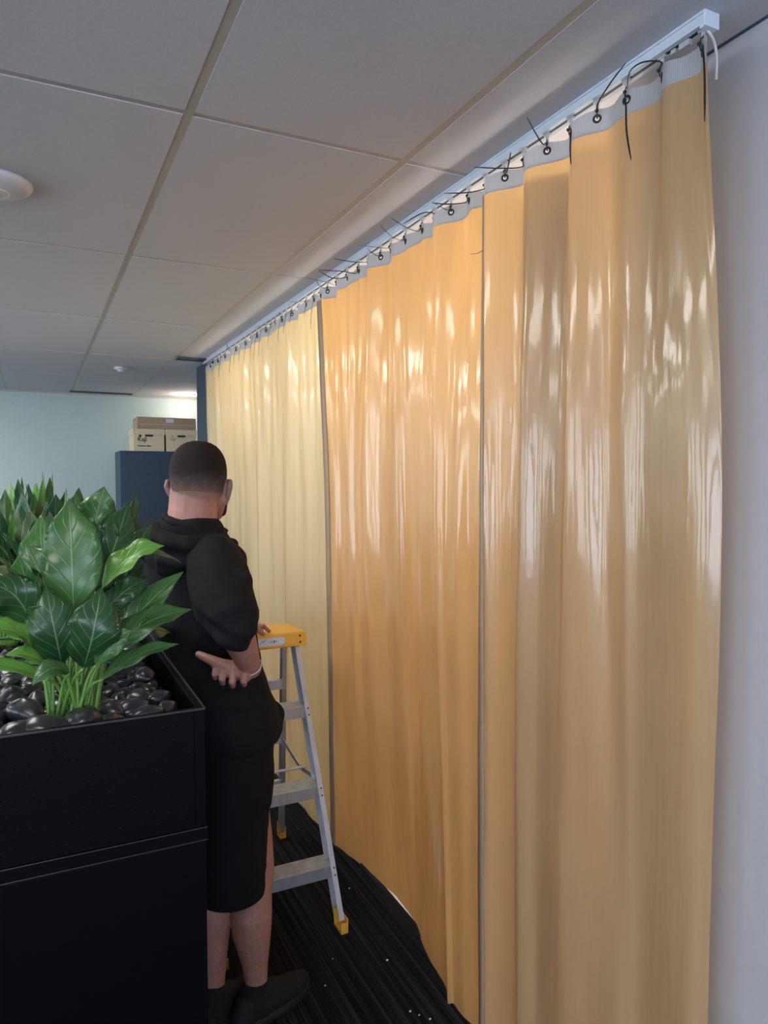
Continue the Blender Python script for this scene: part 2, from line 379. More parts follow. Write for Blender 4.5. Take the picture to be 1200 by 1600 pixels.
# ------------------------------------------------------------------ lights (the lamps and windows the room has)
def area(name, loc, rot, sx, sy, power, col):
    l = bpy.data.lights.new(name, 'AREA'); l.shape = 'RECTANGLE'; l.size = sx; l.size_y = sy; l.energy = power; l.color = col
    o = bpy.data.objects.new(name, l); COL.objects.link(o); o.location = loc; o.rotation_euler = rot; return o
# ------------------------------------------------------------------ room shell
XL, YB = -4.6, 8.06            # left wall, far wall
YR = -3.6                      # rear wall behind the photographer
def struct(o): o['kind'] = 'structure'; return o
struct(MB().box((XL, YR, -.1), (1.262, YB, 0)).build('floor', M['carpet']))
struct(MB().box((1.262, YR, -.1), (4.0, YB, -.002)).build('floor', M['concrete']))
# tiled ceiling: tiles stand 7 mm below the face of the bars, 24 mm gaps
GX0, GDX, GY0, GDY = .357, .595, 1.811, 1.232
mb = MB()
mb.box((XL, YR, ZC+.03), (4.0, YB, ZC+.1))
lamp_cells = {(-2, -2), (-2, 0), (-2, 2), (-5, -3), (-5, 1), (-5, 3), (-4, 4)}
cells = []
for i in range(-9, 7):
    for j in range(-5, 6):
        x0, x1 = GX0+i*GDX, GX0+(i+1)*GDX; y0, y1 = GY0+j*GDY, GY0+(j+1)*GDY
        x0, x1, y0, y1 = max(x0+.012, XL), min(x1-.012, 4.0), max(y0+.012, YR), min(y1-.012, YB)
        if x1-x0 < .02 or y1-y0 < .02: continue
        if (i, j) in lamp_cells: cells.append((x0, x1, y0, y1)); continue
        dz = rnd.uniform(-.0008, .0008)
        mb.box((x0, y0, ZC+dz), (x1, y1, ZC+.03))
struct(mb.build('ceiling', M['tile']))
mb = MB()
for i in range(-8, 7): x = GX0+i*GDX; mb.box((x-.012, YR, ZC+.001), (x+.012, YB, ZC+.03))
for j in range(-4, 6): y = GY0+j*GDY; mb.box((XL, y-.012, ZC+.0025), (4.0, y+.012, ZC+.03))
struct(mb.build('trim_1', M['tbar']))
for k, (x0, x1, y0, y1) in enumerate(cells):
    t = empty('ceiling_light', ((x0+x1)/2, (y0+y1)/2, ZC), 0, 'lit rectangular ceiling panel to the left, out of the picture', 'ceiling light', 'ceiling panels left of the picture')
    hx, hy = (x1-x0)/2, (y1-y0)/2
    MB().box((-hx+.02, -hy+.02, -.002), (hx-.02, hy-.02, .01)).build('diffuser', M['lamp'], t)
    f = MB()
    for a, b in (((-hx, -hy), (hx, -hy+.02)), ((-hx, hy-.02), (hx, hy)), ((-hx, -hy+.02), (-hx+.02, hy-.02)), ((hx-.02, -hy+.02), (hx, hy-.02))): f.box((*a, -.006), (*b, .012))
    f.build('frame', M['white_metal'], t)
struct(MB().box((XL-.1, YB, 0), (4.0, YB+.1, ZC+.1)).build('wall_far', M['wall_sage']))
struct(MB().box((XL, YB-.02, ZC-.018), (4.0, YB, ZC)).build('trim_2', M['tbar']))
# left wall with a run of windows
def wall_with_windows(name, axis, at, lo, hi, wins, sill, head, mat, glass):
    mb = MB()
    def bx(a0, a1, z0, z1):
        if axis == 'x': mb.box((at-.1, a0, z0), (at, a1, z1))
        else: mb.box((a0, at-.1, z0), (a1, at, z1))
    bx(lo, hi, 0, sill); bx(lo, hi, head, ZC+.1)
    e = lo
    for (a, b) in wins: bx(e, a, sill, head); e = b
    bx(e, hi, sill, head)
    struct(mb.build(name, mat))
    for k, (a, b) in enumerate(wins):
        g = MB()
        if axis == 'x': g.box((at-.075, a, sill), (at-.07, b, head))
        else: g.box((a, at-.075, sill), (b, at-.07, head))
        struct(g.build('window_%d' % (k+1 if axis == 'x' else k+11), glass))
        fr = MB(); m = (a+b)/2
        for (p, q) in ((a, a+.04), (m-.02, m+.02), (b-.04, b)):
            if axis == 'x': fr.box((at-.07, p, sill), (at-.02, q, head))
            else: fr.box((p, at-.07, sill), (q, at-.02, head))
        for (p, q) in ((sill, sill+.04), (head-.04, head)):
            if axis == 'x': fr.box((at-.07, a+.04, p), (at-.02, m-.02, q)); fr.box((at-.07, m+.02, p), (at-.02, b-.04, q))
            else: fr.box((a+.04, at-.07, p), (m-.02, at-.02, q)); fr.box((m+.02, at-.07, p), (b-.04, at-.02, q))
        struct(fr.build('trim_%d' % (k+3 if axis == 'x' else k+13), M['white_metal']))
wall_with_windows('wall_left', 'x', XL, YR, YB, [(-2.6, -.6), (.2, 2.2), (3.0, 5.0), (5.6, 7.7)], .85, 2.35, M['wall_sage'], M['daylight'])
wall_with_windows('wall_rear', 'y', YR, XL, 4.0, [(-3.8, -1.8), (-1.2, .9)], .85, 2.35, M['wall_near'], M['rear_daylight'])
# near wall beside the curtain and the room behind it
struct(MB().box((1.29, YR, 0), (1.39, 1.25, ZC+.02)).build('wall_right', M['wall_near']))
struct(MB().box((1.285, YR, ZC-.004), (1.29, 1.25, ZC+.001)).build('trim_21', M['navy']))
struct(MB().box((1.27, 1.37, 0), (1.36, 1.60, 2.42)).build('backlight_blocker', M['wall_near']))  # unseen post added to keep the backlight off part of the curtain
struct(MB().box((1.2005, 1.25, ZC-.004), (1.39, 5.5, ZC-.001)).box((1.39, .5, ZC-.004), (3.9, 5.5, ZC-.001)).build('ceiling_back_room', M['wall_white']))
for k, (bx_, by_) in enumerate(((1.75, 1.0), (1.75, 2.5), (1.75, 4.0))):
    t = empty('batten_light', (bx_, by_, 2.36), 0, 'long glowing tube light hung in the room behind the curtain', 'ceiling light', 'tube lights behind the curtain')
    MB().box((-.03, 0, .03), (.03, 1.2, .06)).build('housing', M['white_metal'], t)
    MB().tube([(0, .02, 0), (0, 1.18, 0)], .019, 12).build('tube', M['batten'], t, True)
    for yy in (.2, 1.0): MB().box((-.003, yy, .06), (.003, yy+.01, ZC-.004-2.36)).build('hanger', M['white_metal'], t)
struct(MB().box((3.9, YR, 0), (4.0, YB, ZC+.1)).build('wall_back_room', M['wall_white']))
struct(MB().box((1.39, .4, 0), (3.9, .5, ZC)).build('wall_back_room_near', M['wall_white']))
struct(MB().box((1.19, 5.50, 0), (3.9, 5.86, ZC)).build('wall_partition', M['navy_wall']))
# ------------------------------------------------------------------ curtain rail
RX = 1.18
tr = empty('curtain_rail', (RX, .985, ZC), 0, 'pale blue-grey aluminium curtain rail fixed under the tiled ceiling', 'curtain rail')
LR = 4.50
mb = MB().box((-.016, 0, -.021), (.016, LR, -.005)).box((-.019, 0, -.005), (.019, LR, 0))
mb.box((-.016, 0, -.024), (-.005, LR, -.021)).box((.005, 0, -.024), (.016, LR, -.021))
mb.build('rail_body', M['rail'], tr)
MB().box((-.0045, .002, -.0235), (.0045, LR, -.0212)).build('slot', M['rail_dark'], tr)
bevel(MB().box((-.019, -.004, -.030), (.021, .0, .0)).box((-.017, .0, -.030), (.019, .010, -.0245)).build('end_cap', M['cap_white'], tr), .001)
bevel(MB().box((-.005, .045, -.036), (.005, .070, -.0245)).box((-.003, .080, -.033), (.003, .092, -.0245)).build('end_stop', M['clear_plastic'], tr), .001)
# ------------------------------------------------------------------ curtains
# eyelets: distance down the rail, slope of the fabric there
EY = [(1.0,.8),(1.10,.95),(1.198,-.15),(1.289,-.75),(1.378,1.15),(1.467,-.7),(1.559,1.05),(1.647,-.8),(1.738,1.3),(1.827,.42),(1.929,-.8),(2.027,1.2),(2.112,.25),(2.231,.2),(2.345,.6),
      (2.43,-.7),(2.535,1.05),(2.63,.15),(2.746,.2),(2.86,.75),(2.969,-.8),(3.055,.7),(3.137,.1),(3.241,.1),(3.35,.8),(3.457,-.6),(3.54,.6),(3.611,-.2),(3.722,.3),(3.80,.5),(3.898,-.5),(3.99,.6),
      (4.077,-.4),(4.20,.5),(4.329,-.5),(4.45,.5),(4.561,-.4),(4.70,.5),(4.852,-.4),(4.96,.4),(5.059,-.4),(5.18,.4),(5.303,-.3)]
def wave(y):
    P = [(.93, -.2)]+EY+[(5.47, .2)]
    for (a, sa), (b, sb) in zip(P, P[1:]):
        if a <= y <= b:
            h = b-a; t = (y-a)/h
            return RX+h*((t**3-2*t*t+t)*sa+(t**3-t*t)*sb)*1.15
    return RX
def surf_fn(knots, n):   # knots: (Ytop, mid(Y,X), low(Y,X), bot(Y,X))
    ys = [k[0] for k in knots]
    yt = []
    for a, b in zip(ys, ys[1:]):
        for i in range(n): yt.append(a+(b-a)*i/n)
    yt.append(ys[-1])
    rows = [(2.482, [(y, wave(y)) for y in yt])]
    for z, idx in ((1.68, 1), (.85, 2), (.0, 3)): rows.append((z, smooth_interp([k[idx] for k in knots], n)))
    return rows
def curtain_sheet(name, knots, mat, n=16, label='', z_bot=.004, rows_n=150, crease=1.0, lift=None):
    root = empty(name, (RX, knots[0][0], 2.5), 0, label, 'curtain')
    rows = surf_fn(knots, n); N = len(rows[0][1]); V = []
    for r in range(rows_n+1):
        z = 2.482+(z_bot-2.482)*r/rows_n
        for i in range(len(rows)-1):
            if rows[i][0] >= z >= rows[i+1][0] or i == len(rows)-2:
                t = (rows[i][0]-z)/(rows[i][0]-rows[i+1][0]); A, B = rows[i][1], rows[i+1][1]
                Pm = rows[i-1][1] if i > 0 else None; Pn = rows[i+2][1] if i+2 < len(rows) else None
                break
        for k in range(N):
            out = []
            for c in (0, 1):
                p1, p2 = A[k][c], B[k][c]
                m1 = (p2-(Pm[k][c] if Pm else p1))/(2 if Pm else 1); m2 = ((Pn[k][c] if Pn else p2)-p1)/(2 if Pn else 1)
                out.append((2*t**3-3*t*t+1)*p1+(t**3-2*t*t+t)*m1+(-2*t**3+3*t*t)*p2+(t**3-t*t)*m2)
            y, x = out
            a = min(1, r/12)*crease
            q = noise.noise(Vector((y*9, x*9, z*1.3+5)))*.0045+noise.noise(Vector((y*22, x*14, z*5)))*.0011*(1+max(0, z-1.5)*1.5)
            dz = lift(y) if lift else 0
            V.append((x+q*a-RX, y-knots[0][0], z-2.5+dz*(r/rows_n)**6))
    F = [(r*N+k, r*N+k+1, (r+1)*N+k+1, (r+1)*N+k) for r in range(rows_n) for k in range(N-1)]
    mesh('sheet', V, F, mat, root, True)
    # webbing band with punched eyelets
    y0, y1 = knots[0][0], knots[-1][0]
    pts = []; y = y0; s = 0
    while y < y1: pts.append((y, wave(y), s)); y += .0016; s += hypot(.0016, wave(y)-wave(y-.0016))
    m = 22; V = []; ht = .054; zt = 2.530
    # resample by length
    ds = ht/m; q = []; s = 0; j = 0
    while s < pts[-1][2]:
        while pts[j+1][2] < s: j += 1
        t = (s-pts[j][2])/(pts[j+1][2]-pts[j][2]); q.append((pts[j][0]+(pts[j+1][0]-pts[j][0])*t, pts[j][1]+(pts[j+1][1]-pts[j][1])*t, s)); s += ds
    eyes = []
    for (ye, sl) in EY:
        if y0+.008 < ye < y1-.008:
            c = min(range(len(q)), key=lambda i: abs(q[i][0]-ye)); eyes.append((ye, sl, q[c][2]))
    def sag(s_):
        if not eyes: return 0
        ns = sorted(abs(e[2]-s_) for e in eyes)[0]
        return -min(.011, ns*.17)
    for (yy, xx, ss) in q:
        for i in range(m+1):
            z = zt-ht*i/m+sag(ss)*(1-i/m)
            V.append((xx-RX-.0007, yy-knots[0][0], z-2.5))
    F = []
    for a in range(len(q)-1):
        for i in range(m):
            sc = (q[a][2]+q[a+1][2])/2; zc = zt-ht*(i+.5)/m
            if any((sc-e[2])**2+(zc-2.508)**2 < .0056**2 for e in eyes): continue
            F.append((a*(m+1)+i, (a+1)*(m+1)+i, (a+1)*(m+1)+i+1, a*(m+1)+i+1))
    b = mesh('top_band', V, F, M['band'], root, True)
    uv = b.data.uv_layers.new(name='UVMap')
    for l in b.data.loops:
        vi = l.vertex_index; uv.data[l.index].uv = (q[vi//(m+1)][2], (vi % (m+1))/m*ht)
    for (ye, sl, se) in eyes:
        t = Vector((sl*1.15, 1, 0)).normalized(); c = Vector((0, ye-knots[0][0], .008))
        MB().tube([c+(t*cos(a)+Vector((0, 0, 1))*sin(a))*.0078 for a in [2*pi*k/20 for k in range(20)]], .0030, 8, True).build('eyelet', M['black_plastic'], root, True)
    return root
def K(yt, m, l, b): return (yt,)+tuple((y_of(px, x, z), x) for (px, x), z in ((m, 1.68), (l, .85), (b, 0.0)))
kA = [K(.982,(1127,1.205),(1112,1.205),(1092,1.205)), K(1.045,(1080,1.175),(1075,1.18),(1070,1.18)), K(1.12,(1008,1.20),(1010,1.205),(1010,1.205)),
      K(1.19,(975,1.185),(980,1.195),(985,1.19)), K(1.243,(949,1.20),(956,1.188),(962,1.17)), K(1.30,(915,1.165),(917,1.17),(918,1.17)), K(1.345,(884,1.15),(878,1.155),(872,1.16)),
      K(1.40,(878,1.185),(862,1.17),(855,1.17)), K(1.467,(845,1.18),(838,1.17),(838,1.17)), K(1.522,(812,1.14),(806,1.138),(808,1.138)), K(1.585,(812,1.20),(806,1.20),(808,1.20)),
      K(1.647,(785,1.19),(785,1.19),(785,1.19)), K(1.690,(765,1.165),(765,1.165),(767,1.165)), K(1.712,(755,1.15),(757,1.15),(757,1.15))]
kB = [K(1.748,(752,1.175),(754,1.175),(755,1.175)), K(1.80,(735,1.175),(738,1.18),(742,1.175)), K(1.87,(715,1.165),(716,1.165),(722,1.165)), K(1.929,(697,1.17),(700,1.165),(708,1.165)), K(1.982,(676,1.15),(687,1.15),(699,1.15)),
      K(2.048,(677,1.195),(687,1.195),(696,1.18)), K(2.15,(650,1.19),(662,1.20),(672,1.20)), K(2.25,(632,1.19),(645,1.215),(655,1.235)), K(2.345,(617,1.17),(631,1.195),(646,1.25)),
      K(2.43,(596,1.19),(610,1.20),(620,1.26)), K(2.52,(568,1.165),(583,1.185),(600,1.25)), K(2.63,(556,1.195),(568,1.20),(580,1.242)), K(2.746,(545,1.185),(553,1.19),(560,1.235)),
      K(2.86,(532,1.19),(540,1.20),(545,1.22)), K(2.96,(521,1.175),(528,1.185),(531,1.21)), K(3.0,(514,1.18),(520,1.185),(524,1.2))]
kC = []
yc = 3.03; i = 0
lowx = [1.195, 1.198, 1.188, 1.19, 1.175, 1.195, 1.19, 1.192, 1.172, 1.195, 1.188, 1.192]
while yc < 5.46:
    X = lowx[i % len(lowx)]; sh = rnd.uniform(-.02, .02)
    y2 = yc+sh
    if i == 0: y2 = y_of(508, 1.195, 1.68)
    kC.append((yc, (y2, X), (y2-.02 if i else y_of(515, 1.195, .85), X+.003), (y2-.04 if i else y_of(520, 1.195, 0), X+.006)))
    yc += .115+.03*(i % 2); i += 1
kC.append((5.46, (5.45, 1.19), (5.43, 1.19), (5.42, 1.19)))
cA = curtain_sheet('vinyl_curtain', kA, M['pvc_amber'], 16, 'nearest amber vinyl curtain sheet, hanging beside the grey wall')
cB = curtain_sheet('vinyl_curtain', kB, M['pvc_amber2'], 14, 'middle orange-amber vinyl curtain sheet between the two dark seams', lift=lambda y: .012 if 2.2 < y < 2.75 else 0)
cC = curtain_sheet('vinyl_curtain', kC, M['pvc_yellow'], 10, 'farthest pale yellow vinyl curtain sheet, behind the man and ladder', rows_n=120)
def hem(root, knots, wds, at_end=True):
    k = knots[-1] if at_end else knots[0]
    L = [(2.478, (k[0], wave(k[0])), wds[0]), (1.68, k[1], wds[1]), (.85, k[2], wds[2]), (.004, k[3], wds[3])]
    V = []; n = 60
    for i in range(n+1):
        t = i/n*3; a = min(int(t), 2); u = t-a
        z = L[a][0]+(L[a+1][0]-L[a][0])*u; y = L[a][1][0]+(L[a+1][1][0]-L[a][1][0])*u; x = L[a][1][1]+(L[a+1][1][1]-L[a][1][1])*u; wd = L[a][2]+(L[a+1][2]-L[a][2])*u
        x += noise.noise(Vector((0, 7, z*3)))*.002
        for (dx, dy) in ((-.004, -.001), (-.0035, wd), (.0, wd), (.0, -.001)): V.append((x+dx-RX, y+dy-knots[0][0], z-2.5))
    F = []
    for i in range(n):
        for c in range(4): F.append((i*4+c, i*4+(c+1) % 4, (i+1)*4+(c+1) % 4, (i+1)*4+c))
    h = mesh('hem_strip', V, F, M['hem'], root, True); h['label'] = 'smoky brown clear hem strip'
hem(cA, kA, (.002, .014, .030, .026)); hem(cB, kB, (.05, .052, .05, .05))
# ------------------------------------------------------------------ hooks and cable ties along the rail
words = ['first','second','third','fourth','fifth','sixth','seventh','eighth','ninth','tenth','eleventh','twelfth','thirteenth','fourteenth','fifteenth','sixteenth','seventeenth','eighteenth','nineteenth','twentieth',
 'twenty-first','twenty-second','twenty-third','twenty-fourth','twenty-fifth','twenty-sixth','twenty-seventh','twenty-eighth','twenty-ninth','thirtieth','thirty-first','thirty-second','thirty-third','thirty-fourth','thirty-fifth','thirty-sixth','thirty-seventh','thirty-eighth','thirty-ninth','fortieth','forty-first','forty-second','forty-third']
hook0 = empty('curtain_hook', (RX, 1.0, 2.54), 0, 'x', 'hook')
MB().box((-.004, -.010, -.004), (.004, .010, .004)).box((-.0025, -.003, -.012), (.0025, .003, -.003)).build('glider', M['clear_plastic'], hook0)
MB().tube([(0, .0045*cos(a), -.019+.009*sin(a)) for a in [2*pi*k/14 for k in range(14)]], .0010, 6, True).build('ring', M['clear_plastic'], hook0, True)
tails = {0:('down',[(1098,75),(1101,120),(1101,190)]), 1:('arc',[(1033,97),(1005,97),(984,112),(980,140)]), 2:('down',[(978,165),(979,205),(986,250)]), 3:('up',[(935,160),(955,128),(978,98)]),
 4:('down',[(892,200),(891,230),(892,257)]), 5:('up',[(848,225),(835,205),(820,177)]), 6:('left',[(815,261),(780,263),(740,261)]), 7:('up',[(791,270),(795,255),(798,238)]),
 8:('left',[(757,295),(730,301),(693,302)]), 9:('left',[(728,316),(700,319),(675,317)]), 10:('left',[(700,328),(688,323),(675,315)]), 11:('left',[(679,334),(660,333),(630,350)]),
 12:('left',[(654,361),(636,356),(610,340)]), 13:('left',[(628,376),(610,368),(591,348)]), 14:('left',[(605,388),(585,386),(559,383)]), 15:('left',[(590,400),(582,395),(574,388)]),
 16:('left',[(574,410),(550,409),(521,404)]), 17:('left',[(556,427),(535,424),(497,422)]), 18:('left',[(538,434),(518,434),(498,423)]), 19:('left',[(524,446),(510,441),(480,435)]), 20:('left',[(507,451),(498,445),(494,437)])}
for k, (ye, sl) in enumerate(EY):
    ordw = words[k]
    hk = hook0 if k == 0 else copy_tree(hook0)
    hk.location = (RX, ye, 2.549)
    tag(hk, 'small clear plastic rail hook, %s along the rail from its near white end cap' % ordw, 'hook', 'clear hooks along the curtain rail')
    root = empty('cable_tie', (RX, ye, 2.515), 0, 'black cable tie, %s along the curtain rail from the near white end cap' % ordw, 'cable tie', 'black cable ties holding the curtains to the hooks')
    nrm = Vector((-1, sl*1.1, 0)).normalized()
    lp = [Vector((0, 0, -.002))+nrm*(.005*cos(a)+.001)+Vector((0, 0, .0135*sin(a)+.008)) for a in [2*pi*j/14 for j in range(14)]]
    MB().tube(lp, .0013, 6, True).build('loop', M['black_plastic'], root, True)
    hc = nrm*.007+Vector((0, 0, .008))
    bevel(MB().box(hc-Vector((.003, .003, .003)), hc+Vector((.003, .003, .003))).build('locking_head', M['black_plastic'], root), .0008)
    if k in tails:
        kind, pp = tails[k]; pts = [hc.copy()]
        for j, (a, b) in enumerate(pp):
            xx = (1.150, 1.128, 1.105)[min(j, 2)] if kind != 'down' else (1.158, 1.145, 1.14)[j]
            pts.append(on_x(a, b, xx)-Vector((RX, ye, 2.515)))
    else:
        L = rnd.uniform(.06, .13); side = rnd.choice((-1, 1, 1)); dz = -1 if k in (24, 26, 33, 38, 40) or rnd.random() < .3 else rnd.uniform(-.1, .3)
        if dz < -.9: pts = [hc.copy(), hc+Vector((-.02, .01, -.02)), hc+Vector((-.03, .02, -L*.7)), hc+Vector((-.035, .02, -L*1.3))]
        else: pts = [hc.copy(), hc+Vector((-.02, side*L*.3, .004)), hc+Vector((-.035, side*L*.7, L*dz*.4)), hc+Vector((-.05, side*L, L*dz))]
    pts = [Vector(p) for p in smooth_interp([tuple(p) for p in pts], 6)]
    MB().tube(pts, [.0020]*(len(pts)-3)+[.0016, .0013, .0008], 6, flat=.45).build('tail', M['black_plastic'], root, True)
t = MB(); a = on_x(735, 397, 1.135); c = on_x(746, 396, 1.13); b = on_x(755, 391, 1.13); t.tube([a, c, b], .0009, 6)
tag(t.build('cable_tie_offcut', M['black_plastic'], None, True), 'thin curved black cable tie offcut sticking out of the curtain fold near the top', 'cable tie')
pts = smooth_interp([(1.182, .995, 2.548), (1.190, .99, 2.535), (1.198, .987, 2.515), (1.204, .988, 2.49), (1.206, .990, 2.455)], 6)
tag(MB().tube(pts, .0028, 8).build('pull_cord', M['cord'], None, True), 'short pale cord curving down from the rail end cap to the curtain corner', 'cord')
# ------------------------------------------------------------------ far end of the room: cabinet, boxes, partition
cb = empty('storage_cabinet', (1.14, 7.4, 0), 0, 'tall navy metal cabinet against the sage wall, boxes stacked on top', 'cabinet')
bevel(MB().box((-.385, .02, 0), (.385, .5, 1.955)).build('body', M['navy'], cb), .004)
d = bevel(MB().box((-.355, .0, .05), (.36, .02, 1.935)).build('door', M['navy'], cb), .002)
MB().box((.30, -.02, .95), (.312, 0, 1.15)).build('handle', M['alu'], d)
def archive(x, label, ink, small):
    t = empty('archive_box', (x, 7.45, 1.955), 0, label, 'box', 'cream archive boxes on the navy cabinet')
    bevel(MB().box((-.148, 0, 0), (.148, .38, .185)).build('body', M['board'], t), .003)
    bevel(MB().box((-.156, -.008, .165), (.156, .388, .225)).build('lid', M['board'], t), .006)
    MB().box((-.038, -.0095, .147), (.038, .0, .166)).build('handle_hole', M['ink'], t)
    s_ = .6 if small else 1
    MM = Matrix.Translation((-.11, -.002, .10 if not small else .115)) @ Matrix.Rotation(pi/2, 4, 'X')
    text_mesh('Kaji', .058*s_, ink, 'lettering', t, MM, bold=.001)
    MB().ell((-.085, -.001, .152), (.011*s_*1.2, .0015, .010*s_*1.2), 12).build('round_mark', ink, t, True)
    if not small:
        text_mesh('Archive Box', .026, ink, 'lettering', t, Matrix.Translation((-.11, -.002, .045)) @ Matrix.Rotation(pi/2, 4, 'X'), bold=.0004)
        MB().box((-.11, -.0016, .021), (.12, 0, .023)).build('printed_line', M['carton'], t)
        MB().box((-.11, -.0016, .084), (-.05, 0, .086)).build('printed_line', M['carton'], t)
archive(1.035, 'cream archive box with dark printed lettering, the left one on the navy cabinet', M['ink'], False)
archive(1.352, 'cream archive box with small faint lettering, right one beside the curtain', M['carton'], True)
t = empty('flat_carton', (1.215, 7.47, 2.182), 0, 'flat brown carton with a white label, lying across the two archive boxes', 'box')
v = MB().box((-.29, 0, 0), (.29, .34, .118)); bevel(v.build('body', M['carton'], t), .008)
MB().box((-.01, -.002, .065), (.065, 0, .105)).build('paper_label', M['white_label'], t)
MB().box((-.27, -.0015, .042), (.27, 0, .046)).build('tape_seam', M['board'], t)
def slot(x0, x1, y, wd, label):
    t = empty('slot_diffuser', ((x0+x1)/2, y, ZC), 0, label, 'air vent', 'dark slot air vents in the ceiling'); h = (x1-x0)/2
    MB().box((-h, -wd/2, -.009), (h, wd/2, -.001)).build('slot_opening', M['rail_dark'], t)
    MB().box((-h-.01, -wd/2-.01, -.011), (h+.01, -wd/2, 0)).box((-h-.01, wd/2, -.011), (h+.01, wd/2+.01, 0)).build('frame', M['navy'], t)
slot(.345, .93, 7.93, .06, 'long thin dark air slot in the ceiling above the sage wall')
slot(.97, 1.30, 5.42, .10, 'short dark air slot in the ceiling beside the far end of the curtain rail')
t = empty('downlight', (1.50, 7.72, ZC), 0, 'small round glowing downlight in the ceiling over the boxes', 'ceiling light')
MB().tube([(.05*cos(a), .05*sin(a), -.004) for a in [2*pi*k/24 for k in range(24)]], .008, 8, True).build('ring', M['white_metal'], t, True)
MB().ell((0, 0, -.003), (.045, .045, .004), 16).build('lens', M['downlight'], t, True)
l = bpy.data.lights.new('downlight_lamp', 'POINT'); l.energy = 7; l.color = (1, .9, .75); l.shadow_soft_size = .05
o = bpy.data.objects.new('downlight_lamp', l); COL.objects.link(o); o.location = (1.50, 7.72, ZC-.1)
t = empty('smoke_detector', (.635, 6.09, ZC), 0, 'tiny round white smoke detector on a far ceiling tile', 'detector')
MB().rings([(0, 0, 0, .05, .05), (-.015, 0, 0, .048, .048), (-.02, 0, 0, .03, .03)], 24).build('base', M['white_metal'], t, True)
MB().rings([(-.02, 0, 0, .026, .026), (-.034, 0, 0, .022, .022), (-.038, 0, 0, .012, .012)], 24).build('sensor_dome', M['white_metal'], t, True)
t = empty('wireless_access_point', (-.095, 2.47, ZC), 0, 'round white dome fitting on the ceiling at the left edge', 'ceiling fitting')
MB().rings([(0, 0, 0, .108, .108), (-.006, 0, 0, .110, .110), (-.016, 0, 0, .104, .104), (-.027, 0, 0, .085, .085), (-.034, 0, 0, .05, .05)], 48).build('cover', M['white_metal'], t, True)
MB().tube([(.042*cos(a), .042*sin(a), -.034) for a in [2*pi*k/32 for k in range(32)]], .0035, 8, True).build('ring', M['cap_white'], t, True)
MB().rings([(-.030, 0, 0, .036, .036), (-.038, 0, 0, .034, .034), (-.041, 0, 0, .02, .02)], 32).build('centre_button', M['white_metal'], t, True)
# desk with white screens at the left edge, far behind the plants
t = empty('desk_divider', (-.42, 5.2, 0), 0, 'white desk divider screen glimpsed at the left edge behind the plants', 'desk divider')
bevel(MB().box((-.75, 0, .55), (.52, .03, 1.40)).build('panel', M['screen_white'], t), .004)
for x in (-.7, .46): MB().box((x, .0, 0), (x+.03, .03, .55)).build('leg', M['white_metal'], t)
t = empty('computer_monitor', (-.36, 4.3, .0), 0, 'black computer monitor at the left edge, mostly hidden by leaves', 'monitor')
bevel(MB().box((-.27, 0, 1.02), (.27, .03, 1.36)).build('screen', M['black_plastic'], t), .006)
MB().box((-.02, .03, .76), (.02, .05, 1.2)).build('stand', M['black_plastic'], t); MB().box((-.11, -.06, .742), (.11, .1, .756)).build('base', M['black_plastic'], t)
t = empty('desk', (-.5, 4.6, 0), 0, 'white desk top under the black monitor behind the planter', 'desk')
bevel(MB().box((-.7, -.5, .715), (.6, .55, .742)).build('top', M['screen_white'], t), .002)
for x in (-.66, .56):
    for y in (-.46, .51): MB().box((x-.02, y-.02, 0), (x+.02, y+.02, .715)).build('leg', M['white_metal'], t)
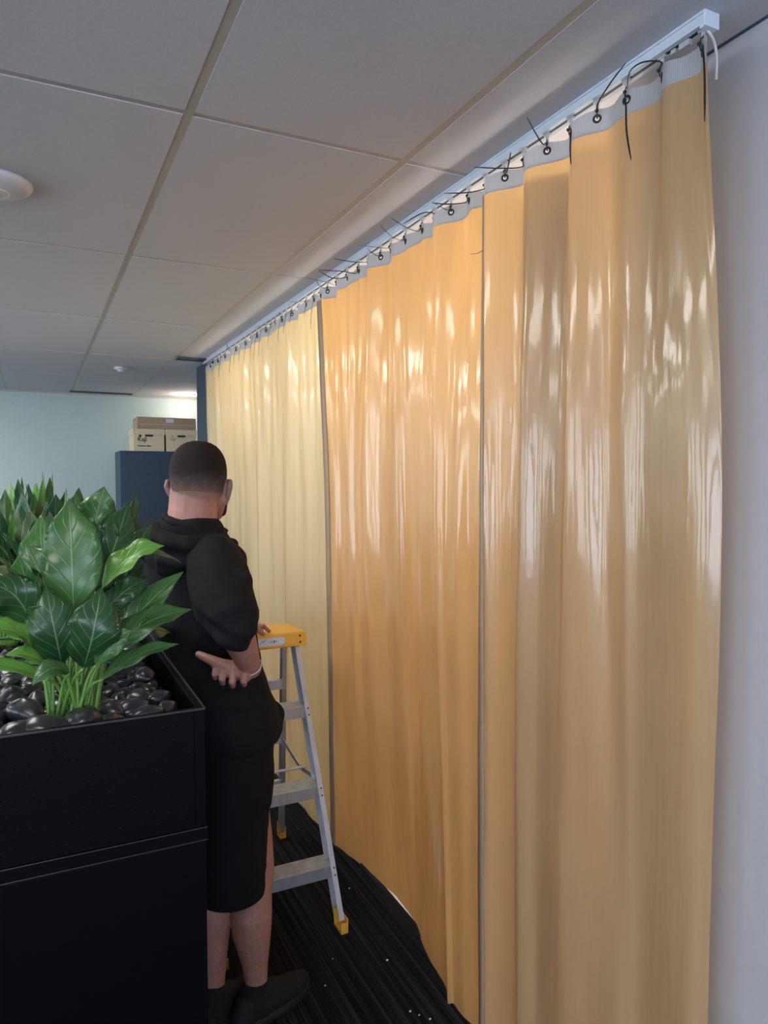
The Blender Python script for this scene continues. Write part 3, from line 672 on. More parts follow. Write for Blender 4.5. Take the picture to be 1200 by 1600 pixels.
# ------------------------------------------------------------------ planter on cabinets
PX, PY = .277, 1.327          # near right corner
for k in range(2):
    y0 = PY+k*1.21
    t = empty('storage_cabinet', (PX-.45, y0, 0), 0, ('black steel storage cabinet under the nearest planter trough, front left corner', 'black steel storage cabinet hidden behind the nearest one, under the second trough')[k], 'cabinet', 'black cabinets under the planter troughs')
    bevel(MB().box((-.45, 0, .02), (.45, 1.205, .996)).build('body', M['black_metal'], t), .0015)
    bevel(MB().box((-.452, -.003, .999), (.4515, 1.207, 1.0245)).build('top_panel', M['black_metal'], t), .0012)
    for z_ in (1.0232, .9992): bevel(MB().box((-.452, -.0042, z_), (.4525, -.0025, z_+.0016)).build('panel_edge_glint', M['edge_glint'], t), .0004, 1)  # thin pale strips painting the glint along the panel edges
    MB().box((-.42, .03, 0), (.42, 1.17, .02)).build('plinth', M['rubber'], t)
    t = empty('planter_trough', (PX-.45, y0, 1.025), 0, ('nearest black steel planter trough filled with pebbles and plants', 'second black steel planter trough, behind the nearest one')[k], 'planter', 'black planter troughs on the cabinets')
    H = .225
    for nm, a, b in (('front_panel', (-.45, 0, 0), (.43, .004, H)), ('back_panel', (-.45, 1.20, 0), (.45, 1.204, H)), ('side_panel', (.446, .004, 0), (.45, 1.20, H)), ('side_panel', (-.45, .004, 0), (-.446, 1.20, H))):
        bevel(MB().box(a, b).build(nm, M['perf'] if nm == 'front_panel' else M['black_metal'], t), .0008, 1)
    bevel(MB().box((.430, 0, 0), (.450, .004, H)).box((.4315, -.0006, 0), (.433, 0, H)).build('corner_post', M['black_metal'], t), .0006, 1)
    rim = MB().box((-.45, .004, H-.004), (.446, .014, H)).box((.436, .014, H-.004), (.446, 1.19, H)).box((-.446, 1.19, H-.004), (.446, 1.20, H)).box((-.446, .014, H-.004), (-.436, 1.19, H))
    bevel(rim.build('rim', M['black_metal'], t), .0008, 1); bevel(MB().box((-.45, -.0012, H-.0022), (.4512, .003, H+.0008)).box((.4485, .003, H-.002), (.4512, 1.2, H+.0008)).build('top_edge_glint', M['edge_glint'], t), .0006, 1)  # the pale strips on top imitate the lit edge of the rim
    MB().box((-.445, .005, .10), (.445, 1.199, .115)).build('liner', M['soil'], t)
    MB().box((-.43, .02, .115), (.43, 1.18, .165)).build('fill', M['soil'], t)
# pebbles
prot = []
for k in range(7):
    r = random.Random(50+k); fl = r.uniform(.5, .8); wd = r.uniform(.62, .85); sd = r.uniform(0, 50)
    def fn(d, sd=sd): return d*(1+.16*noise.noise(d*1.1+Vector((sd, 0, 0))))
    me = MB().ell((0, 0, 0), (1, wd, fl), 18, fn=fn)
    o = me.build('pebble', M['pebble'], None, True); prot.append(o.data); bpy.data.objects.remove(o)
pl = []
def try_peb(x, y, r, z, lim=.62):
    for (a, b, c, d) in pl:
        if (a-x)**2+(b-y)**2+((d-z)*1.6)**2 < ((c+r)*lim)**2: return False
    pl.append((x, y, r, z)); return True
r = random.Random(3)
BASES = [(.055, 1.475)]
for (px, py, rr) in [(28, 1135, .036), (75, 1128, .046), (40, 1105, .042), (128, 1118, .044), (172, 1104, .032), (205, 1098, .034), (232, 1112, .034), (262, 1100, .030), (20, 1082, .036), (60, 1088, .034), (218, 1083, .03), (250, 1084, .028), (12, 1060, .032)]:
    p = on_z(px, py, 1.232); q = (min(p.x, PX-.028-rr*.6), max(p.y, PY+.02+rr*.75)); pl.append((q[0], q[1], rr, 1.222))
for layer, zz in ((1, 1.205), (2, 1.222)):
    for _ in range(5200):
        x = r.uniform(-.20, PX-.045); y = r.uniform(PY+.045, PY+1.15); rr = r.uniform(.022, .040)
        if any(hypot(x-a, y-b) < .03 for a, b in BASES) or x < -.20: continue
        if x+rr > PX-.012 or y-rr < PY+.012: continue
        try_peb(x, y, rr, zz+r.uniform(-.006, .006))
pl = pl[:290]
front = {0: 'black pebble at the trough front edge, near the left side of the picture', 1: 'large glossy black pebble at the front edge, left of the plant stems', 3: 'glossy black pebble directly in front of the green plant stems',
 4: 'round black pebble just right of the plant stems', 5: 'black pebble second to the right of the plant stems', 6: 'flat black pebble close to the front right corner of the trough', 7: 'black pebble in the very front right corner of the trough', 2: 'wide glossy black pebble behind the front row, left of the stems'}
for k, (x, y, rr, z) in enumerate(pl):
    o = bpy.data.objects.new('pebble', prot[k % 7]); COL.objects.link(o)
    o.location = (x, y, z); o.scale = (rr, rr, rr*.82); o.rotation_euler = (r.uniform(-.25, .25), r.uniform(-.25, .25), r.uniform(0, 6.28))
    lab = front.get(k) or 'smooth glossy black pebble lying among the others behind the front row of the planter trough'
    tag(o, lab, 'pebble', 'black pebbles in the planter trough')
# ------------------------------------------------------------------ plants
def leaf(parent, base, tip, wd, bend=None, face=None, mat='leaf_dark', fold=.25, curl=0.0, wav=.10, stem_from=None, blunt=.42, root=None):
    """blade from base to tip (world), arching through an offset mid point; face: direction the upper side looks"""
    base, tip = Vector(base), Vector(tip); n = 22; m = 8
    mid = (base+tip)/2+(Vector(bend) if bend is not None else Vector((0,0,0)))
    face = Vector(face).normalized() if face is not None else Vector((0, -1, .3)).normalized()
    L = (tip-base).length; V = []; UV = []; ph = rnd.uniform(0, 6)
    c = []
    for i in range(n+1):
        t = i/n; ctrl = mid*2-(base+tip)/2
        c.append(base*(1-t)**2+ctrl*2*t*(1-t)+tip*t*t)
    for i in range(n+1):
        t = i/n; tan = (c[min(i+1, n)]-c[max(i-1, 0)]).normalized()
        side = tan.cross(face)
        side = side.normalized() if side.length > 1e-4 else tan.orthogonal().normalized()
        up = side.cross(tan).normalized()
        prof = (t**.80)*((1-t)**.85)/(.485**.80*.515**.85) if 0 < t < 1 else 0
        prof = min(prof, 1.0)*(1-.45*max(0, (t-.78)/.22)**.7 if t > .78 else 1)
        for j in range(-m//2, m//2+1):
            s = j/(m/2)
            hw = wd/2*prof
            h = -abs(s)*-1*hw*fold*2*.5+sin(t*14+ph+(2 if s > 0 else 0))*hw*wav*abs(s)**2-curl*hw*s*s
            V.append(c[i]+side*(s*hw)+up*h-parent.location); UV.append((.5+s*.5, t))
    k = m+1; F = [(i*k+j, i*k+j+1, (i+1)*k+j+1, (i+1)*k+j) for i in range(n) for j in range(m)]
    N = len(V)                               # give the blade thickness
    up0 = face*.0006
    V2 = V+[v-up0 for v in V]; F2 = F+[tuple(a+N for a in reversed(f)) for f in F]
    edge = [j for j in range(k)]+[i*k+m for i in range(1, n+1)]+[n*k+j for j in range(m-1, -1, -1)]+[i*k for i in range(n-1, 0, -1)]
    F2 += [(edge[a], edge[a-1], edge[a-1]+N, edge[a]+N) for a in range(len(edge))]
    o = mesh('leaf', V2, F2, M[mat], parent, True)
    uv = o.data.uv_layers.new(name='UVMap'); UV2 = UV+UV
    for l in o.data.loops: uv.data[l.index].uv = UV2[l.vertex_index]
    if stem_from is not None:
        s0 = Vector(stem_from); a = c[0]; b = s0+(a-s0)*.55+Vector((0, 0, .02))
        pts = [Vector(p) for p in smooth_interp([tuple(s0-parent.location), tuple(b-parent.location), tuple(a-parent.location)], 6)]
        st = MB().tube(pts, [.0036-.0016*i/len(pts) for i in range(len(pts))], 8).build('stalk', M['stem'], parent, True)
    return o
pb = Vector((.055, 1.475, 1.215))
pA = empty('potted_plant', pb, 0, 'large-leaved bright green plant rising from the pebbles, nearest in the trough', 'plant', 'green foliage plants in the planter')
HERO = [ # base px, tip px, depths, width, bend, face, material, fold, curl
 ((115,958),1.46,(108,778),1.50,.108,(0,-.02,0),(-.15,-1,.25),'leaf_mid',.12,.05,.12),
 ((88,935),1.56,(64,805),1.63,.09,(-.01,0,0),(-.5,-1,.2),'leaf_mid',.2,.1,.12),
 ((97,1040),1.44,(72,916),1.43,.085,(0,-.03,0),(.1,-1,.1),'leaf_dark',.15,.3,.1),
 ((130,1045),1.44,(158,918),1.43,.095,(0,-.035,0),(0,-1,.1),'leaf_dark',.15,.3,.1),
 ((158,1035),1.47,(301,952),1.52,.062,(-.015,-.01,.022),(-.1,-.7,.8),'leaf_mid',.3,0,.15),
 ((170,1015),1.50,(287,893),1.56,.060,(-.01,-.01,.004),(-.4,-.8,.5),'leaf_mid',.35,0,.15),
 ((160,918),1.50,(257,853),1.50,.058,(-.005,0,.020),(-.2,-.6,.8),'leaf_bright',.3,0,.15),
 ((205,868),1.58,(284,880),1.62,.026,(0,0,.012),(0,-.4,1),'leaf_olive',.3,0,.1),
 ((160,1062),1.45,(280,1006),1.47,.040,(-.01,0,.012),(-.2,-.6,.9),'leaf_mid',.3,0,.15),
 ((150,925),1.53,(200,785),1.60,.085,(.005,0,0),(.35,-1,.5),'leaf_dark',.2,.1,.2),
 ((192,862),1.60,(209,768),1.62,.030,(.01,0,0),(.6,-.8,.2),'leaf_dark',.4,.2,.3),
 ((140,850),1.60,(163,760),1.62,.075,(0,0,0),(0,-1,.5),'leaf_mid',.2,0,.3),
 ((120,880),1.62,(118,770),1.66,.07,(0,0,0),(0,-1,.3),'leaf_mid',.2,0,.3),
 ((60,1015),1.46,(-22,915),1.42,.080,(.01,-.01,.035),(-.2,-.8,.5),'leaf_dark',.2,.2,.15),
 ((58,1022),1.44,(-25,985),1.40,.05,(.01,0,.018),(-.2,-.6,.8),'leaf_bright',.3,0,.15),
 ((88,1048),1.44,(8,1024),1.40,.034,(0,0,.014),(-.1,-.7,.8),'leaf_bright',.3,.1,.15),
 ((72,1062),1.42,(-30,1038),1.38,.030,(0,0,.01),(-.1,-.7,.8),'leaf_bright',.3,.1,.1),
 ((108,1052),1.40,(50,1072),1.36,.036,(0,-.01,.022),(-.1,-.8,.6),'leaf_mid',.3,.1,.1),
 ((60,1000),1.50,(8,930),1.52,.065,(0,0,.01),(-.4,-.9,.3),'leaf_dark',.2,.1,.1),
 ((170,1000),1.58,(268,990),1.66,.075,(0,0,.018),(.1,-.5,.9),'leaf_dark',.3,.1,.15),
 ((165,985),1.60,(262,950),1.68,.07,(0,0,.02),(.1,-.5,.9),'leaf_dark',.3,.1,.15),
 ((158,960),1.56,(225,880),1.62,.075,(0,0,.01),(.3,-.8,.6),'leaf_dark',.3,.1,.15),
 ((80,930),1.55,(40,850),1.60,.07,(0,0,0),(-.4,-1,.2),'leaf_mid',.25,.1,.15),
 ((60,950),1.52,(22,880),1.52,.06,(0,0,.01),(-.5,-1,.2),'leaf_dark',.25,.1,.15),
 ((140,1010),1.49,(195,955),1.47,.05,(0,0,.01),(.2,-1,.3),'leaf_dark',.25,.1,.15),
 ((100,1010),1.52,(70,960),1.54,.05,(0,0,.01),(-.2,-1,.3),'leaf_dark',.25,.1,.15),
 ((160,960),1.50,(232,905),1.53,.05,(0,0,.012),(-.2,-.9,.5),'leaf_dark',.3,.1,.2),
 ((185,905),1.57,(238,818),1.60,.05,(0,0,.006),(.4,-.9,.4),'leaf_dark',.3,.2,.2),
 ((130,900),1.50,(148,812),1.52,.05,(0,0,0),(.6,-1,.3),'leaf_dark',.3,.2,.2),
 ((52,960),1.46,(28,868),1.44,.05,(0,0,.01),(-.6,-1,.2),'leaf_mid',.3,.2,.2),
 ((150,1040),1.42,(205,985),1.40,.045,(0,0,.01),(.1,-1,.5),'leaf_mid',.3,.1,.15),
 ((80,1000),1.43,(40,950),1.41,.045,(0,0,.01),(-.2,-1,.3),'leaf_dark',.3,.1,.15),
 ((150,900),1.56,(172,800),1.58,.06,(0,0,.0),(.2,-1,.4),'leaf_dark',.25,.1,.25)]
for h in HERO:
    a = on_y(*h[0], h[1]); b = on_y(*h[2], h[3])
    an = rnd.uniform(0, 6.28); s0 = pb+Vector((.026*cos(an)+ (h[0][0]-112)*.00025, .016*sin(an), .005))
    leaf(pA, a, b, h[4], h[5], h[6], h[7], h[8], h[9], h[10]*1.5, s0)
def bush(loc, n, hgt, spread, wd, seed, label, mats, upright=.5):
    r = random.Random(seed); p = empty('potted_plant', loc, 0, label, 'plant', 'green foliage plants in the planter')
    base = Vector(loc)
    for k in range(n):
        az = k*2.399+r.uniform(-.3, .3); lv = ((k+.5)/n)
        out = spread*(1-lv*.65)*r.uniform(.7, 1.05); zt = hgt*(.35+.65*lv**.8)*r.uniform(.9, 1.05)
        d = Vector((cos(az), sin(az), 0))
        b0 = base+d*out*.25+Vector((0, 0, zt*.5)); tp = base+d*out+Vector((0, 0, zt))
        leaf(p, b0, tp, wd*r.uniform(.75, 1.15), d*.01+Vector((0, 0, .025)), (-d*.6+Vector((0, 0, 1))) if lv < .7 else (d+Vector((0, -.6, .5))), r.choice(mats), .25, r.uniform(0, .3), .2, base+Vector((.02*cos(az), .02*sin(az), .0)))
    return p
bush((.03, 1.88, 1.215), 60, .455, .18, .055, 11, 'dense olive-green plant right behind the nearest one, top level with the man\'s head', ['leaf_olive', 'leaf_mid', 'leaf_mid', 'leaf_olive', 'leaf_dark'])
bush((-.075, 2.22, 1.215), 56, .43, .20, .036, 12, 'narrow-leaved plant at the left edge, third back along the trough', ['leaf_mid', 'leaf_bright', 'leaf_dark', 'leaf_olive'])
bush((.0, 2.55, 1.215), 80, .475, .20, .036, 13, 'farthest spiky green plant in the trough, its tips showing above the others', ['leaf_mid', 'leaf_bright', 'leaf_dark'])
bush((-.19, 1.75, 1.215), 14, .30, .17, .06, 14, 'low dark plant cut by the left edge of the picture', ['leaf_dark', 'leaf_mid'])
# ------------------------------------------------------------------ step ladder
def ladder():
    t = empty('step_ladder', (.77, 2.80, 0), 0, 'aluminium step ladder with a yellow plastic top and yellow feet, beside the man', 'ladder')
    W0, W1 = .230, .195          # half widths at foot and top
    yf, yb, zt = -.415, .345, 1.0
    def fr(s, z): u = z/zt; return Vector((s*(W0+(W1-W0)*u), yf+(-.005-yf)*u, z))
    def rr_(s, z): u = z/zt; return Vector((s*(W0-.005+(W1-.012-W0+.005)*u)+.02*(1-u), yb+(.10-yb)*u, z))
    for s in (-1, 1):
        m = MB(); a, b = fr(s, .03), fr(s, zt)
        d = (b-a).normalized(); x = Vector((1, 0, 0)); nf = x.cross(d).normalized()      # nf ~ forward/back
        for off, ww, hh in (((0, 0, 0), .003, .05),):
            m.bar(a, b, .003, .058, up=nf)
        for e in (-.028, .028): m.bar(a+nf*e-x*s*.009, b+nf*e-x*s*.009, .020, .003, up=nf)
        rail = m.build('front_rail', M['alu'], t)
        for z in (.216, .481, .765):
            for dz in (-.012, .012):
                c = fr(s, z-.02+dz)
                MB().ell(c+Vector((-s*.006, -.0305, 0)), (.004, .003, .004), 10).build('rivet', M['rubber'], rail, True)
        m = MB(); a, b = rr_(s, .03), rr_(s, zt); d = (b-a).normalized(); nf2 = x.cross(d).normalized()
        m.bar(a, b, .003, .034, up=nf2)
        for e in (-.017, .017): m.bar(a+nf2*e-x*s*.009, b+nf2*e-x*s*.009, .02, .0025, up=nf2)
        m.build('rear_rail', M['alu'], t)
        for fn_, yy in ((fr, -1), (rr_, 1)):
            c = fn_(s, 0); sz = .036 if yy < 0 else .026
            f = MB().box((c.x-.014-s*.008, c.y-sz, 0), (c.x+.014-s*.008, c.y+sz, .008))
            f.box((c.x+s*.002, c.y-sz, .008), (c.x+s*.007, c.y+sz, .055 if yy < 0 else .05)); f.box((c.x-.014-s*.008, c.y-sz, .008), (c.x+.014-s*.008, c.y-sz+.006, .04)); f.box((c.x-.014-s*.008, c.y+sz-.006, .008), (c.x+.014-s*.008, c.y+sz, .065))
            bevel(f.build('foot', M['yellow'], t), .002)
        h = .50; p, q = fr(s, h)+Vector((-s*.012, 0, 0)), rr_(s, h+.02)+Vector((-s*.012, 0, 0)); mid = (p+q)/2+Vector((0, -.02, -.035))
        MB().bar(p, mid, .003, .018).bar(mid, q, .003, .018).build('spreader', M['alu'], t)
    for z in (.216, .481, .765):
        a, b = fr(-1, z), fr(1, z); hw = b.x-.003
        y = a.y
        m = MB().box((-hw, y-.028, z-.004), (hw, y+.06, z), 1)
        m.box((-hw, y-.031, z-.045), (hw, y-.028, z)).box((-hw, y+.057, z-.03), (hw, y+.06, z-.004))
        for k in range(7): m.box((-hw, y-.02+k*.011, z), (hw, y-.017+k*.011, z+.0012), 1)
        m.build('step', None, t, mats=[M['alu'], M['alu_tread']])
    for z in (.30, .535, .80):
        a, b = rr_(-1, z), rr_(1, z)
        MB().bar(a, b, .022, .012).bar(a+Vector((0, -.01, -.02)), b+Vector((0, -.01, -.02)), .003, .03).build('rear_bar', M['alu'], t)
    MB().bar(fr(-1, .47)+Vector((0, .16, .02)), fr(1, .47)+Vector((0, .16, .02)), .02, .004).build('spreader_bar', M['alu'], t)
    # moulded top
    zt0, zt1 = .993, 1.052
    Q = [(-.225, -.055), (.225, -.055), (.208, .15), (-.208, .15)]; Qt = [(-.222, -.048), (.222, -.048), (.204, .142), (-.204, .142)]
    m = MB().add([(x, y, zt0) for x, y in Q]+[(x, y, zt1) for x, y in Qt], [(3,2,1,0),(4,5,6,7),(0,1,5,4),(1,2,6,5),(2,3,7,6),(3,0,4,7)])
    cap_ = bevel(m.build('top_cap', M['yellow'], t), .006, 3)
    st = MB(); pts = []
    for k in range(9): a = -pi/2+pi*k/8; pts.append((.115+.016*cos(a), 1.022+.016*sin(a)))
    for k in range(9): a = pi/2+pi*k/8; pts.append((-.13+.016*cos(a), 1.022+.016*sin(a)))
    n = len(pts); yy = lambda z: -.0552+(z-zt0)/(zt1-zt0)*.007
    st.add([(x, yy(z)-.0012, z) for x, z in pts]+[(x, yy(z)+.001, z) for x, z in pts], [tuple(range(n))]+[(i, i+n, (i+1) % n+n, (i+1) % n) for i in range(n)])
    sk = st.build('sticker', M['sticker'], cap_); sk['label'] = 'white oval sticker'
    ik = MB()
    for (x0, z0, x1, z1) in ((.02, 1.015, .042, 1.026), (.042, 1.026, .052, 1.033), (.03, 1.025, .048, 1.029)): ik.bar((x0, yy(z0)-.0018, z0), (x1, yy(z1)-.0018, z1), .0012, .0014)
    ik.build('printed_mark', M['ink_red'], cap_)
    ik = MB()
    for (x, h, wd) in ((.073, .010, .0022), (.082, .012, .0035), (.087, .008, .0022), (.094, .006, .0026), (.066, .004, .002)): ik.box((x, yy(1.02)-.0016, 1.022-h/2), (x+wd, yy(1.02)-.0008, 1.022+h/2))
    ik.build('printed_mark', M['ink'], cap_)
    for z in (1.010, 1.036): MB().ell((.195, yy(z)-.001, z), (.0045, .003, .0045), 12).build('rivet', M['rubber'], cap_, True)
    return t
lad = ladder()
# ------------------------------------------------------------------ specks of rubbish on the carpet
for k, (px, py, s, lab) in enumerate([(546, 1388, .004, 'white crumb of plaster on the carpet right of the ladder front leg'), (605, 1500, .0045, 'white crumb of plaster midway between ladder foot and curtain'), (453, 1546, .006, 'flat white crumb on the carpet above the dark shoe'),
    (641, 1580, .004, 'white crumb beside the curtain hem at the bottom of the picture'), (508, 1540, .003, 'tiny pale crumb near the bottom of the picture, below the ladder foot'), (520, 1498, .002, 'faint tiny crumb just below the ladder foot'), (672, 1592, .004, 'pale crumb on the bottom edge beside the curtain hem'), (655, 1586, .003, 'small pale crumb at the bottom, between two others')]):
    p = on_z(px, py, .003)
    o = MB().ell((0, 0, 0), (s, s*.7, s*.5), 8, fn=lambda d: d*(1+.5*noise.noise(d*2))).build('plaster_crumb', M['wall_white']); o.location = p
    tag(o, lab, 'crumb', 'white crumbs on the carpet')
# ------------------------------------------------------------------ the man (local frame: x his right, y forward)
PH = radians(55); man = empty('person', (.50, 2.12, 0), -PH, 'man in black hoodie and shorts seen from behind, hand on hip, beside the ladder', 'person')
def vec(*a): return Vector(a)
HZ = 1.665; hc = vec(-.086, .0, HZ); HY = radians(24)           # head turned back towards the far wall
HM = Matrix.Rotation(HY, 4, 'Z')
def hp(x, y, z): return hc+(HM @ Vector((x, y, z))).to_3d()
def skull_fn(d):
    k = 1.0
    if d.y < 0: k += .02*(-d.y)
    if d.z < -.2 and d.y < 0: k -= .10*min(1, (-d.z-.2))*(-d.y)
    p = 2.35; k /= (abs(d.x)**p+abs(d.y)**p+abs(d.z)**p)**(1/p)
    return Vector((d.x, d.y, d.z))*k
body = MB()
body.ell(hp(0, -.005, .018), (.0765, .096, .104), 28, HM, skull_fn)
body.limb([hp(0, .055, -.035), hp(0, .06, -.085)], [.052, .036])                    # jaw
for s in (-1, 1): body.limb([hp(s*.052, .01, -.045), hp(s*.03, .065, -.093)], [.028, .022])
body.limb([hp(0, .095, .015), hp(0, .112, -.022)], [.008, .013]); body.limb([hp(-.02, .088, -.058), hp(.02, .088, -.058)], [.009, .009])
for s in (-1, 1): body.limb([hp(s*.012, .093, .030), hp(s*.045, .080, .033)], [.009, .008])
for s in (-1, 1):                                                                    # ears
    pts = [hp(s*.078, .006, -.062), hp(s*.086, .0, -.046), hp(s*.093, -.010, -.028), hp(s*.099, -.016, -.008), hp(s*.098, -.010, .008), hp(s*.088, .004, .010)]
    body.limb(pts, [.006, .007, .0085, .0085, .0075, .006], 10)
    body.limb([hp(s*.080, .008, -.05), hp(s*.085, .006, -.005)], [.009, .011], 10)
body.limb([vec(-.095, -.035, 1.40), vec(-.095, -.035, 1.50), vec(-.090, -.026, 1.58), vec(-.086, -.022, 1.65)], [.090, .078, .073, .071])
body.limb([vec(-.22, .0, 1.42), vec(-.09, -.02, 1.455), vec(.03, -.04, 1.42)], [.05, .062, .05])
body.rings([(1.44, -.09, -.01, .12, .08), (1.30, -.075, .0, .135, .09), (1.10, -.055, .01, .125, .085), (.95, -.02, .01, .115, .075), (.88, -.01, .0, .10, .07)])
# legs: right one back, left one a step forward
RH, RK, RA = vec(.050, .0, .88), vec(.085, .038, .48), vec(.078, .045, .085)
LH, LK, LA = vec(-.055, .0, .88), vec(-.032, -.005, .48), vec(-.022, -.038, .085)
for (h, k, a) in ((RH, RK, RA), (LH, LK, LA)):
    body.limb([h, h.lerp(k, .35), h.lerp(k, .75), k, k.lerp(a, .10)], [.068, .070, .066, .058, .053])
    cb_ = vec(0, -.022, 0)
    body.limb([k, k.lerp(a, .12)+cb_*.5, k.lerp(a, .30)+cb_, k.lerp(a, .48)+cb_*.8, k.lerp(a, .72)+cb_*.2, k.lerp(a, .90), a], [.054, .057, .064, .058, .041, .034, .036])
    body.ell(k+vec(0, .035, .005), (.036, .03, .045), 14)
    for s in (-1, 1): body.ell(a+vec(s*.028, -.002, .015), (.013, .016, .018), 10)
    body.limb([a+vec(0, -.022, -.038), a+vec(.004, .04, -.042), a+vec(.008, .10, -.05)], [.022, .026, .018])
# right arm, hand on the hip
RS, RE, RW = vec(.030, -.06, 1.44), vec(.198, -.180, 1.292), vec(.158, -.062, 1.142)
body.limb([RS, RS.lerp(RE, .5), RE+vec(-.012, .012, -.008)], [.052, .046, .038])
body.limb([RE+vec(-.012, .012, -.008), RE.lerp(RW, .3), RE.lerp(RW, .7), RW], [.038, .045, .037, .029])
PA, PB2 = vec(.150, -.080, 1.136), vec(.098, -.128, 1.158)
body.limb([PA, PA.lerp(PB2, .5)+vec(.004, -.006, 0), PB2], [.026, .026, .021], 14)
body.limb([PA+vec(.012, -.008, -.008), PB2+vec(.010, -.006, -.006)], [.017, .014], 12)
body.limb([vec(.118, -.125, 1.160), vec(.090, -.140, 1.172), vec(.062, -.148, 1.182), vec(.040, -.146, 1.187)], [.0165, .0150, .0125, .0108], 12)   # thumb
for k, (bx, by, bz, ln) in enumerate([(.104, -.154, 1.148, 1.0), (.127, -.150, 1.139, 1.15), (.151, -.137, 1.131, 1.15), (.174, -.117, 1.128, .95)]):
    b0 = vec(bx-.004, by+.012, bz+.004)
    body.limb([b0, b0+vec(.002, -.008, -.014)*ln, b0+vec(-.006, .004, -.026)*ln, b0+vec(-.016, .018, -.020)*ln], [.0095, .0098, .0090, .0078], 12)
# left arm reaching to the ladder top
LS = vec(-.235, .03, 1.425); LE = vec(-.27, .27, 1.265); LW = vec(-.345, .485, 1.135)
body.limb([LS, LS.lerp(LE, .5), LE], [.058, .050, .042]); body.limb([LE, LE.lerp(LW, .3), LE.lerp(LW, .7), LW], [.045, .044, .035, .028])
def wl(p): return man_inv @ Vector(p)
man_M = Matrix.Translation((.50, 2.12, 0)) @ Matrix.Rotation(-PH, 4, 'Z'); man_inv = man_M.inverted()
hand = wl((.76, 2.75, 1.088)); body.limb([LW, LW.lerp(hand, .6), hand], [.028, .030, .026], 14)
for k in range(4):
    off = Vector((.016*(k-1.5), .0, 0)); e = wl((.785+.022*k-.012, 2.80+.016*(1.5-abs(k-1.5))-.012*k, 1.063)); s0 = hand.lerp(e, .25)
    knk = s0.lerp(e, .55)+vec(0, 0, .018)
    body.limb([s0+vec(0, 0, .004), knk, e], [.0105, .0100, .0085], 12)
th = wl((.80, 2.72, 1.066)); body.limb([hand, hand.lerp(th, .6)+vec(0, 0, .006), th], [.016, .012, .010], 12)
bd = fuse('body', body, M['skin'], man, .0036, 4, disp=lambda c, n: n*(.0006*noise.noise(c*40)))
# hair: close cap, longer on top, stopping high above the nape
hair = MB(); n = 44; V = []; Fh = []
for i in range(n+1):
    for k in range(56):
        a = 2*pi*k/56; dfr = sin(a)                      # +1 forehead, -1 nape
        lim = 1.95+(-.62 if dfr > .45 else 0)*min(1, (dfr-.45)*3)-.12*abs(cos(a))*0
        lim = 1.93 if dfr < .2 else 1.93-.72*min(1, (dfr-.2)/.5)
        lim += .035*noise.noise(Vector((cos(a)*6, sin(a)*6, 3)))+.05*abs(cos(a))*(dfr < .2); th_ = lim*i/n
        d = skull_fn(Vector((sin(th_)*cos(a), sin(th_)*sin(a), cos(th_))))
        thick = .0065*(1-(i/n)**2.2)+.0007
        nz = noise.noise(Vector((d.x*14, d.y*14, d.z*14)))*.0018*(1-i/n)
        V.append(hp(d.x*(.0765+thick+nz), -.005+d.y*(.096+thick+nz), .018+d.z*(.104+thick+nz)))
for i in range(n):
    for k in range(56): Fh.append((i*56+k, (i+1)*56+k, (i+1)*56+(k+1) % 56, i*56+(k+1) % 56))
mesh('hair', V, Fh, M['hair'], man, True)
bdm = MB()
for s in (-1, 1): bdm.limb([hp(s*.066, .028, -.022), hp(s*.062, .030, -.055), hp(s*.048, .062, -.088), hp(0, .092, -.108)], [.010, .016, .016, .016], 10)
fuse('beard', bdm, M['beard'], man, .005, 3)
for s in (-1, 1): MB().ell(hp(s*.030, .082, .010), (.0125, .0125, .0125), 14).build('eye', M['white_metal'], man, True)
# hoodie
def folds(c, n):
    a = .006*noise.noise(Vector((c.x*7+c.z*9, c.y*7, c.z*16)))+.0035*noise.noise(Vector((c.x*16, c.y*16, c.z*24)))
    arm = max(0, min(1, (c.x-.06)*10)) if c.y < -.02 and c.z > 1.15 else 0
    a += arm*.018*noise.noise(Vector((c.x*6, c.y*6, c.z*36+c.x*20)))
    up = max(0, min(1, (c.z-1.36)*8)); a += up*.008*math.sin(c.z*75+c.x*22+4*noise.noise(c*5))*.6
    low = max(0, min(1, (1.02-c.z)*10)); a += low*.005*noise.noise(Vector((c.x*22, c.y*22, c.z*6)))
    return n*a
h = MB()
h.rings([(1.565, -.094, -.034, .082, .074), (1.53, -.098, -.030, .110, .084), (1.49, -.095, -.026, .150, .094), (1.455, -.092, -.02, .172, .100), (1.40, -.085, -.012, .178, .112), (1.33, -.080, -.005, .172, .122), (1.25, -.075, .002, .165, .122), (1.16, -.068, .010, .160, .122),
         (1.08, -.055, .018, .162, .128), (1.00, -.030, .028, .166, .138), (.94, -.012, .034, .170, .145), (.90, -.006, .030, .166, .138), (.875, -.004, .020, .158, .122)], 48, 2.2)
h.limb([vec(-.235, .01, 1.455), vec(-.10, -.03, 1.485), vec(.02, -.05, 1.445)], [.078, .075, .074])
h.limb([RS+vec(-.01, 0, .0), RS.lerp(RE, .35)+vec(-.005, .0, -.01), RS.lerp(RE, .75)+vec(-.01, .005, -.018), RE+vec(-.014, .01, .004), RE.lerp(RW, .10)+vec(-.008, 0, 0)], [.082, .088, .086, .070, .060])
h.limb([LS+vec(.01, 0, 0), LS.lerp(LE, .5), LE, LE.lerp(LW, .35)], [.074, .066, .060, .052])
h.limb([vec(-.285, -.01, 1.475), vec(-.22, -.05, 1.50), vec(-.14, -.05, 1.50)], [.062, .058, .055])
h.limb([vec(-.05, .12, .97), vec(.08, .115, .945)], [.050, .050])
hd = fuse('hoodie', h, M['cloth'], man, .0065, 7, disp=folds)
g = MB()   # hood lying on the upper back
for k in range(1): pass
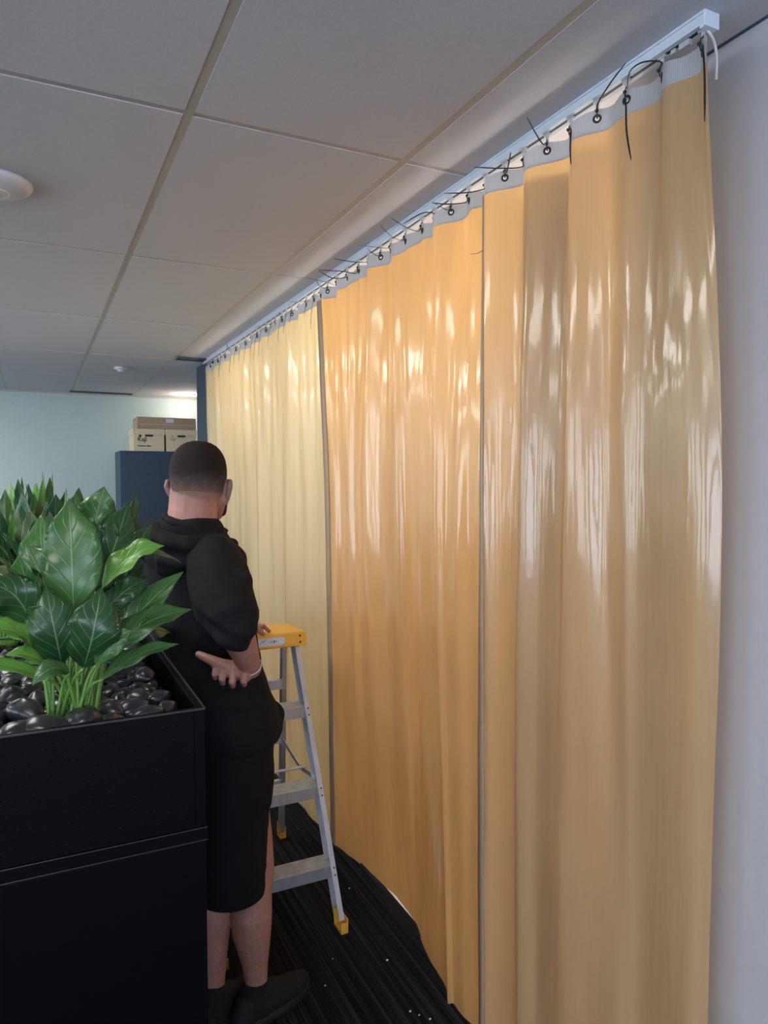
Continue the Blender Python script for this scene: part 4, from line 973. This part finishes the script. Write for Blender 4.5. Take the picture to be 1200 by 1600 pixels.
arc = [(-.205, .045, 1.525), (-.215, -.02, 1.530), (-.195, -.075, 1.525), (-.145, -.110, 1.505), (-.08, -.120, 1.488), (-.03, -.105, 1.485), (.0, -.065, 1.490), (.008, -.01, 1.495), (-.005, .05, 1.485)]
g.limb([vec(*p) for p in arc], [.020, .028, .034, .036, .037, .034, .030, .024, .018], 14)
g.limb([vec(-.15, -.085, 1.47), vec(-.10, -.125, 1.43), vec(-.05, -.12, 1.43), vec(-.02, -.09, 1.46)], [.030, .036, .034, .026], 14)
g.limb([vec(-.180, .03, 1.568), vec(-.172, -.045, 1.570), vec(-.135, -.093, 1.562), (vec(-.09, -.105, 1.552)), vec(-.045, -.092, 1.542), vec(-.012, -.040, 1.535), vec(-.010, .03, 1.520)], [.010, .012, .013, .013, .013, .011, .009], 12)
fuse('hood', g, M['cloth'], hd, .006, 6, disp=lambda c, n: n*(.004*math.sin(c.z*120+c.x*30)+.003*noise.noise(c*18)))
# waistband cord, shorts
s = MB()
s.rings([(.93, -.010, .02, .150, .118), (.86, -.006, .012, .155, .120), (.78, -.004, .002, .162, .118), (.70, -.005, -.006, .160, .108)], 40, 2.3)
s.limb([vec(.055, -.004, .80), vec(.048, -.018, .66), vec(.040, -.020, .445)], [.105, .105, .102], 28)
s.limb([vec(-.065, .0, .78), vec(-.060, -.012, .66), vec(-.050, -.02, .450)], [.102, .100, .098], 28)
zc = {}
def cut(c, n):
    a = .004*noise.noise(Vector((c.x*14, c.y*14, c.z*5)))+.002*noise.noise(c*30)
    d = n*a
    zmin = .432 if c.x > .0 else .455
    if c.z < zmin: d = Vector((0, 0, zmin-c.z))
    return d
fuse('shorts', s, M['shorts'], man, .007, 5, disp=cut)
for (a, nm, yaw) in ((RA, 'r', -.25), (LA, 'l', -.1)):
    sk = MB().limb([a+vec(0, -.002, .035), a+vec(0, -.004, -.02), a+vec(0, .02, -.05)], [.0405, .042, .040])
    fuse('sock', sk, M['sock'], man, .005, 3)
    Rz = Matrix.Rotation(yaw, 4, 'Z')
    def sp(x, y, z, a=a, Rz=Rz): q = Rz @ Vector((x, y, 0)); return Vector((a.x+q.x, a.y+q.y, z))
    m = MB(); m.limb([sp(0, -.055, .045), sp(0, .0, .052), sp(0, .07, .048), sp(-.004, .14, .038), sp(-.008, .185, .034)], [.034, .040, .042, .040, .030], 18)
    m.limb([sp(0, -.045, .075), sp(0, .02, .082), sp(0, .07, .07)], [.032, .036, .034], 16)
    shoe = fuse('shoe', m, M['shoe'], man, .0055, 4, disp=lambda c, n: Vector((0, 0, max(0, .012-c.z))))
    o_ = []
    for k in range(36):
        t_ = 2*pi*k/36; yy = cos(t_); xx = sin(t_)
        o_.append(sp(xx*(.046-.008*(yy < 0)-.004*abs(yy)), .062+yy*.152, 0))
    nn = len(o_)
    MB().add([v+Vector((0, 0, .0)) for v in o_]+[v+Vector((0, 0, .022)) for v in o_], [tuple(range(nn-1, -1, -1)), tuple(range(nn, 2*nn))]+[(i, (i+1) % nn, (i+1) % nn+nn, i+nn) for i in range(nn)]).build('sole', M['sole'], shoe, True)
    lc = MB()
    for k in range(4): y = .045+k*.022; lc.tube([sp(-.022, y, .088-k*.006), sp(0, y+.004, .0985-k*.007), sp(.022, y, .088-k*.006)], .0025, 6)
    lc.build('laces', M['shoe'], shoe, True)
ax = (RW-RE).normalized(); u = ax.orthogonal().normalized(); v_ = ax.cross(u)
MB().tube([RW.lerp(RE, .06)+(u*cos(a)+v_*sin(a))*.0325 for a in [2*pi*k/32 for k in range(32)]], .0016, 8, True).build('wristband', M['band_white'], man, True)
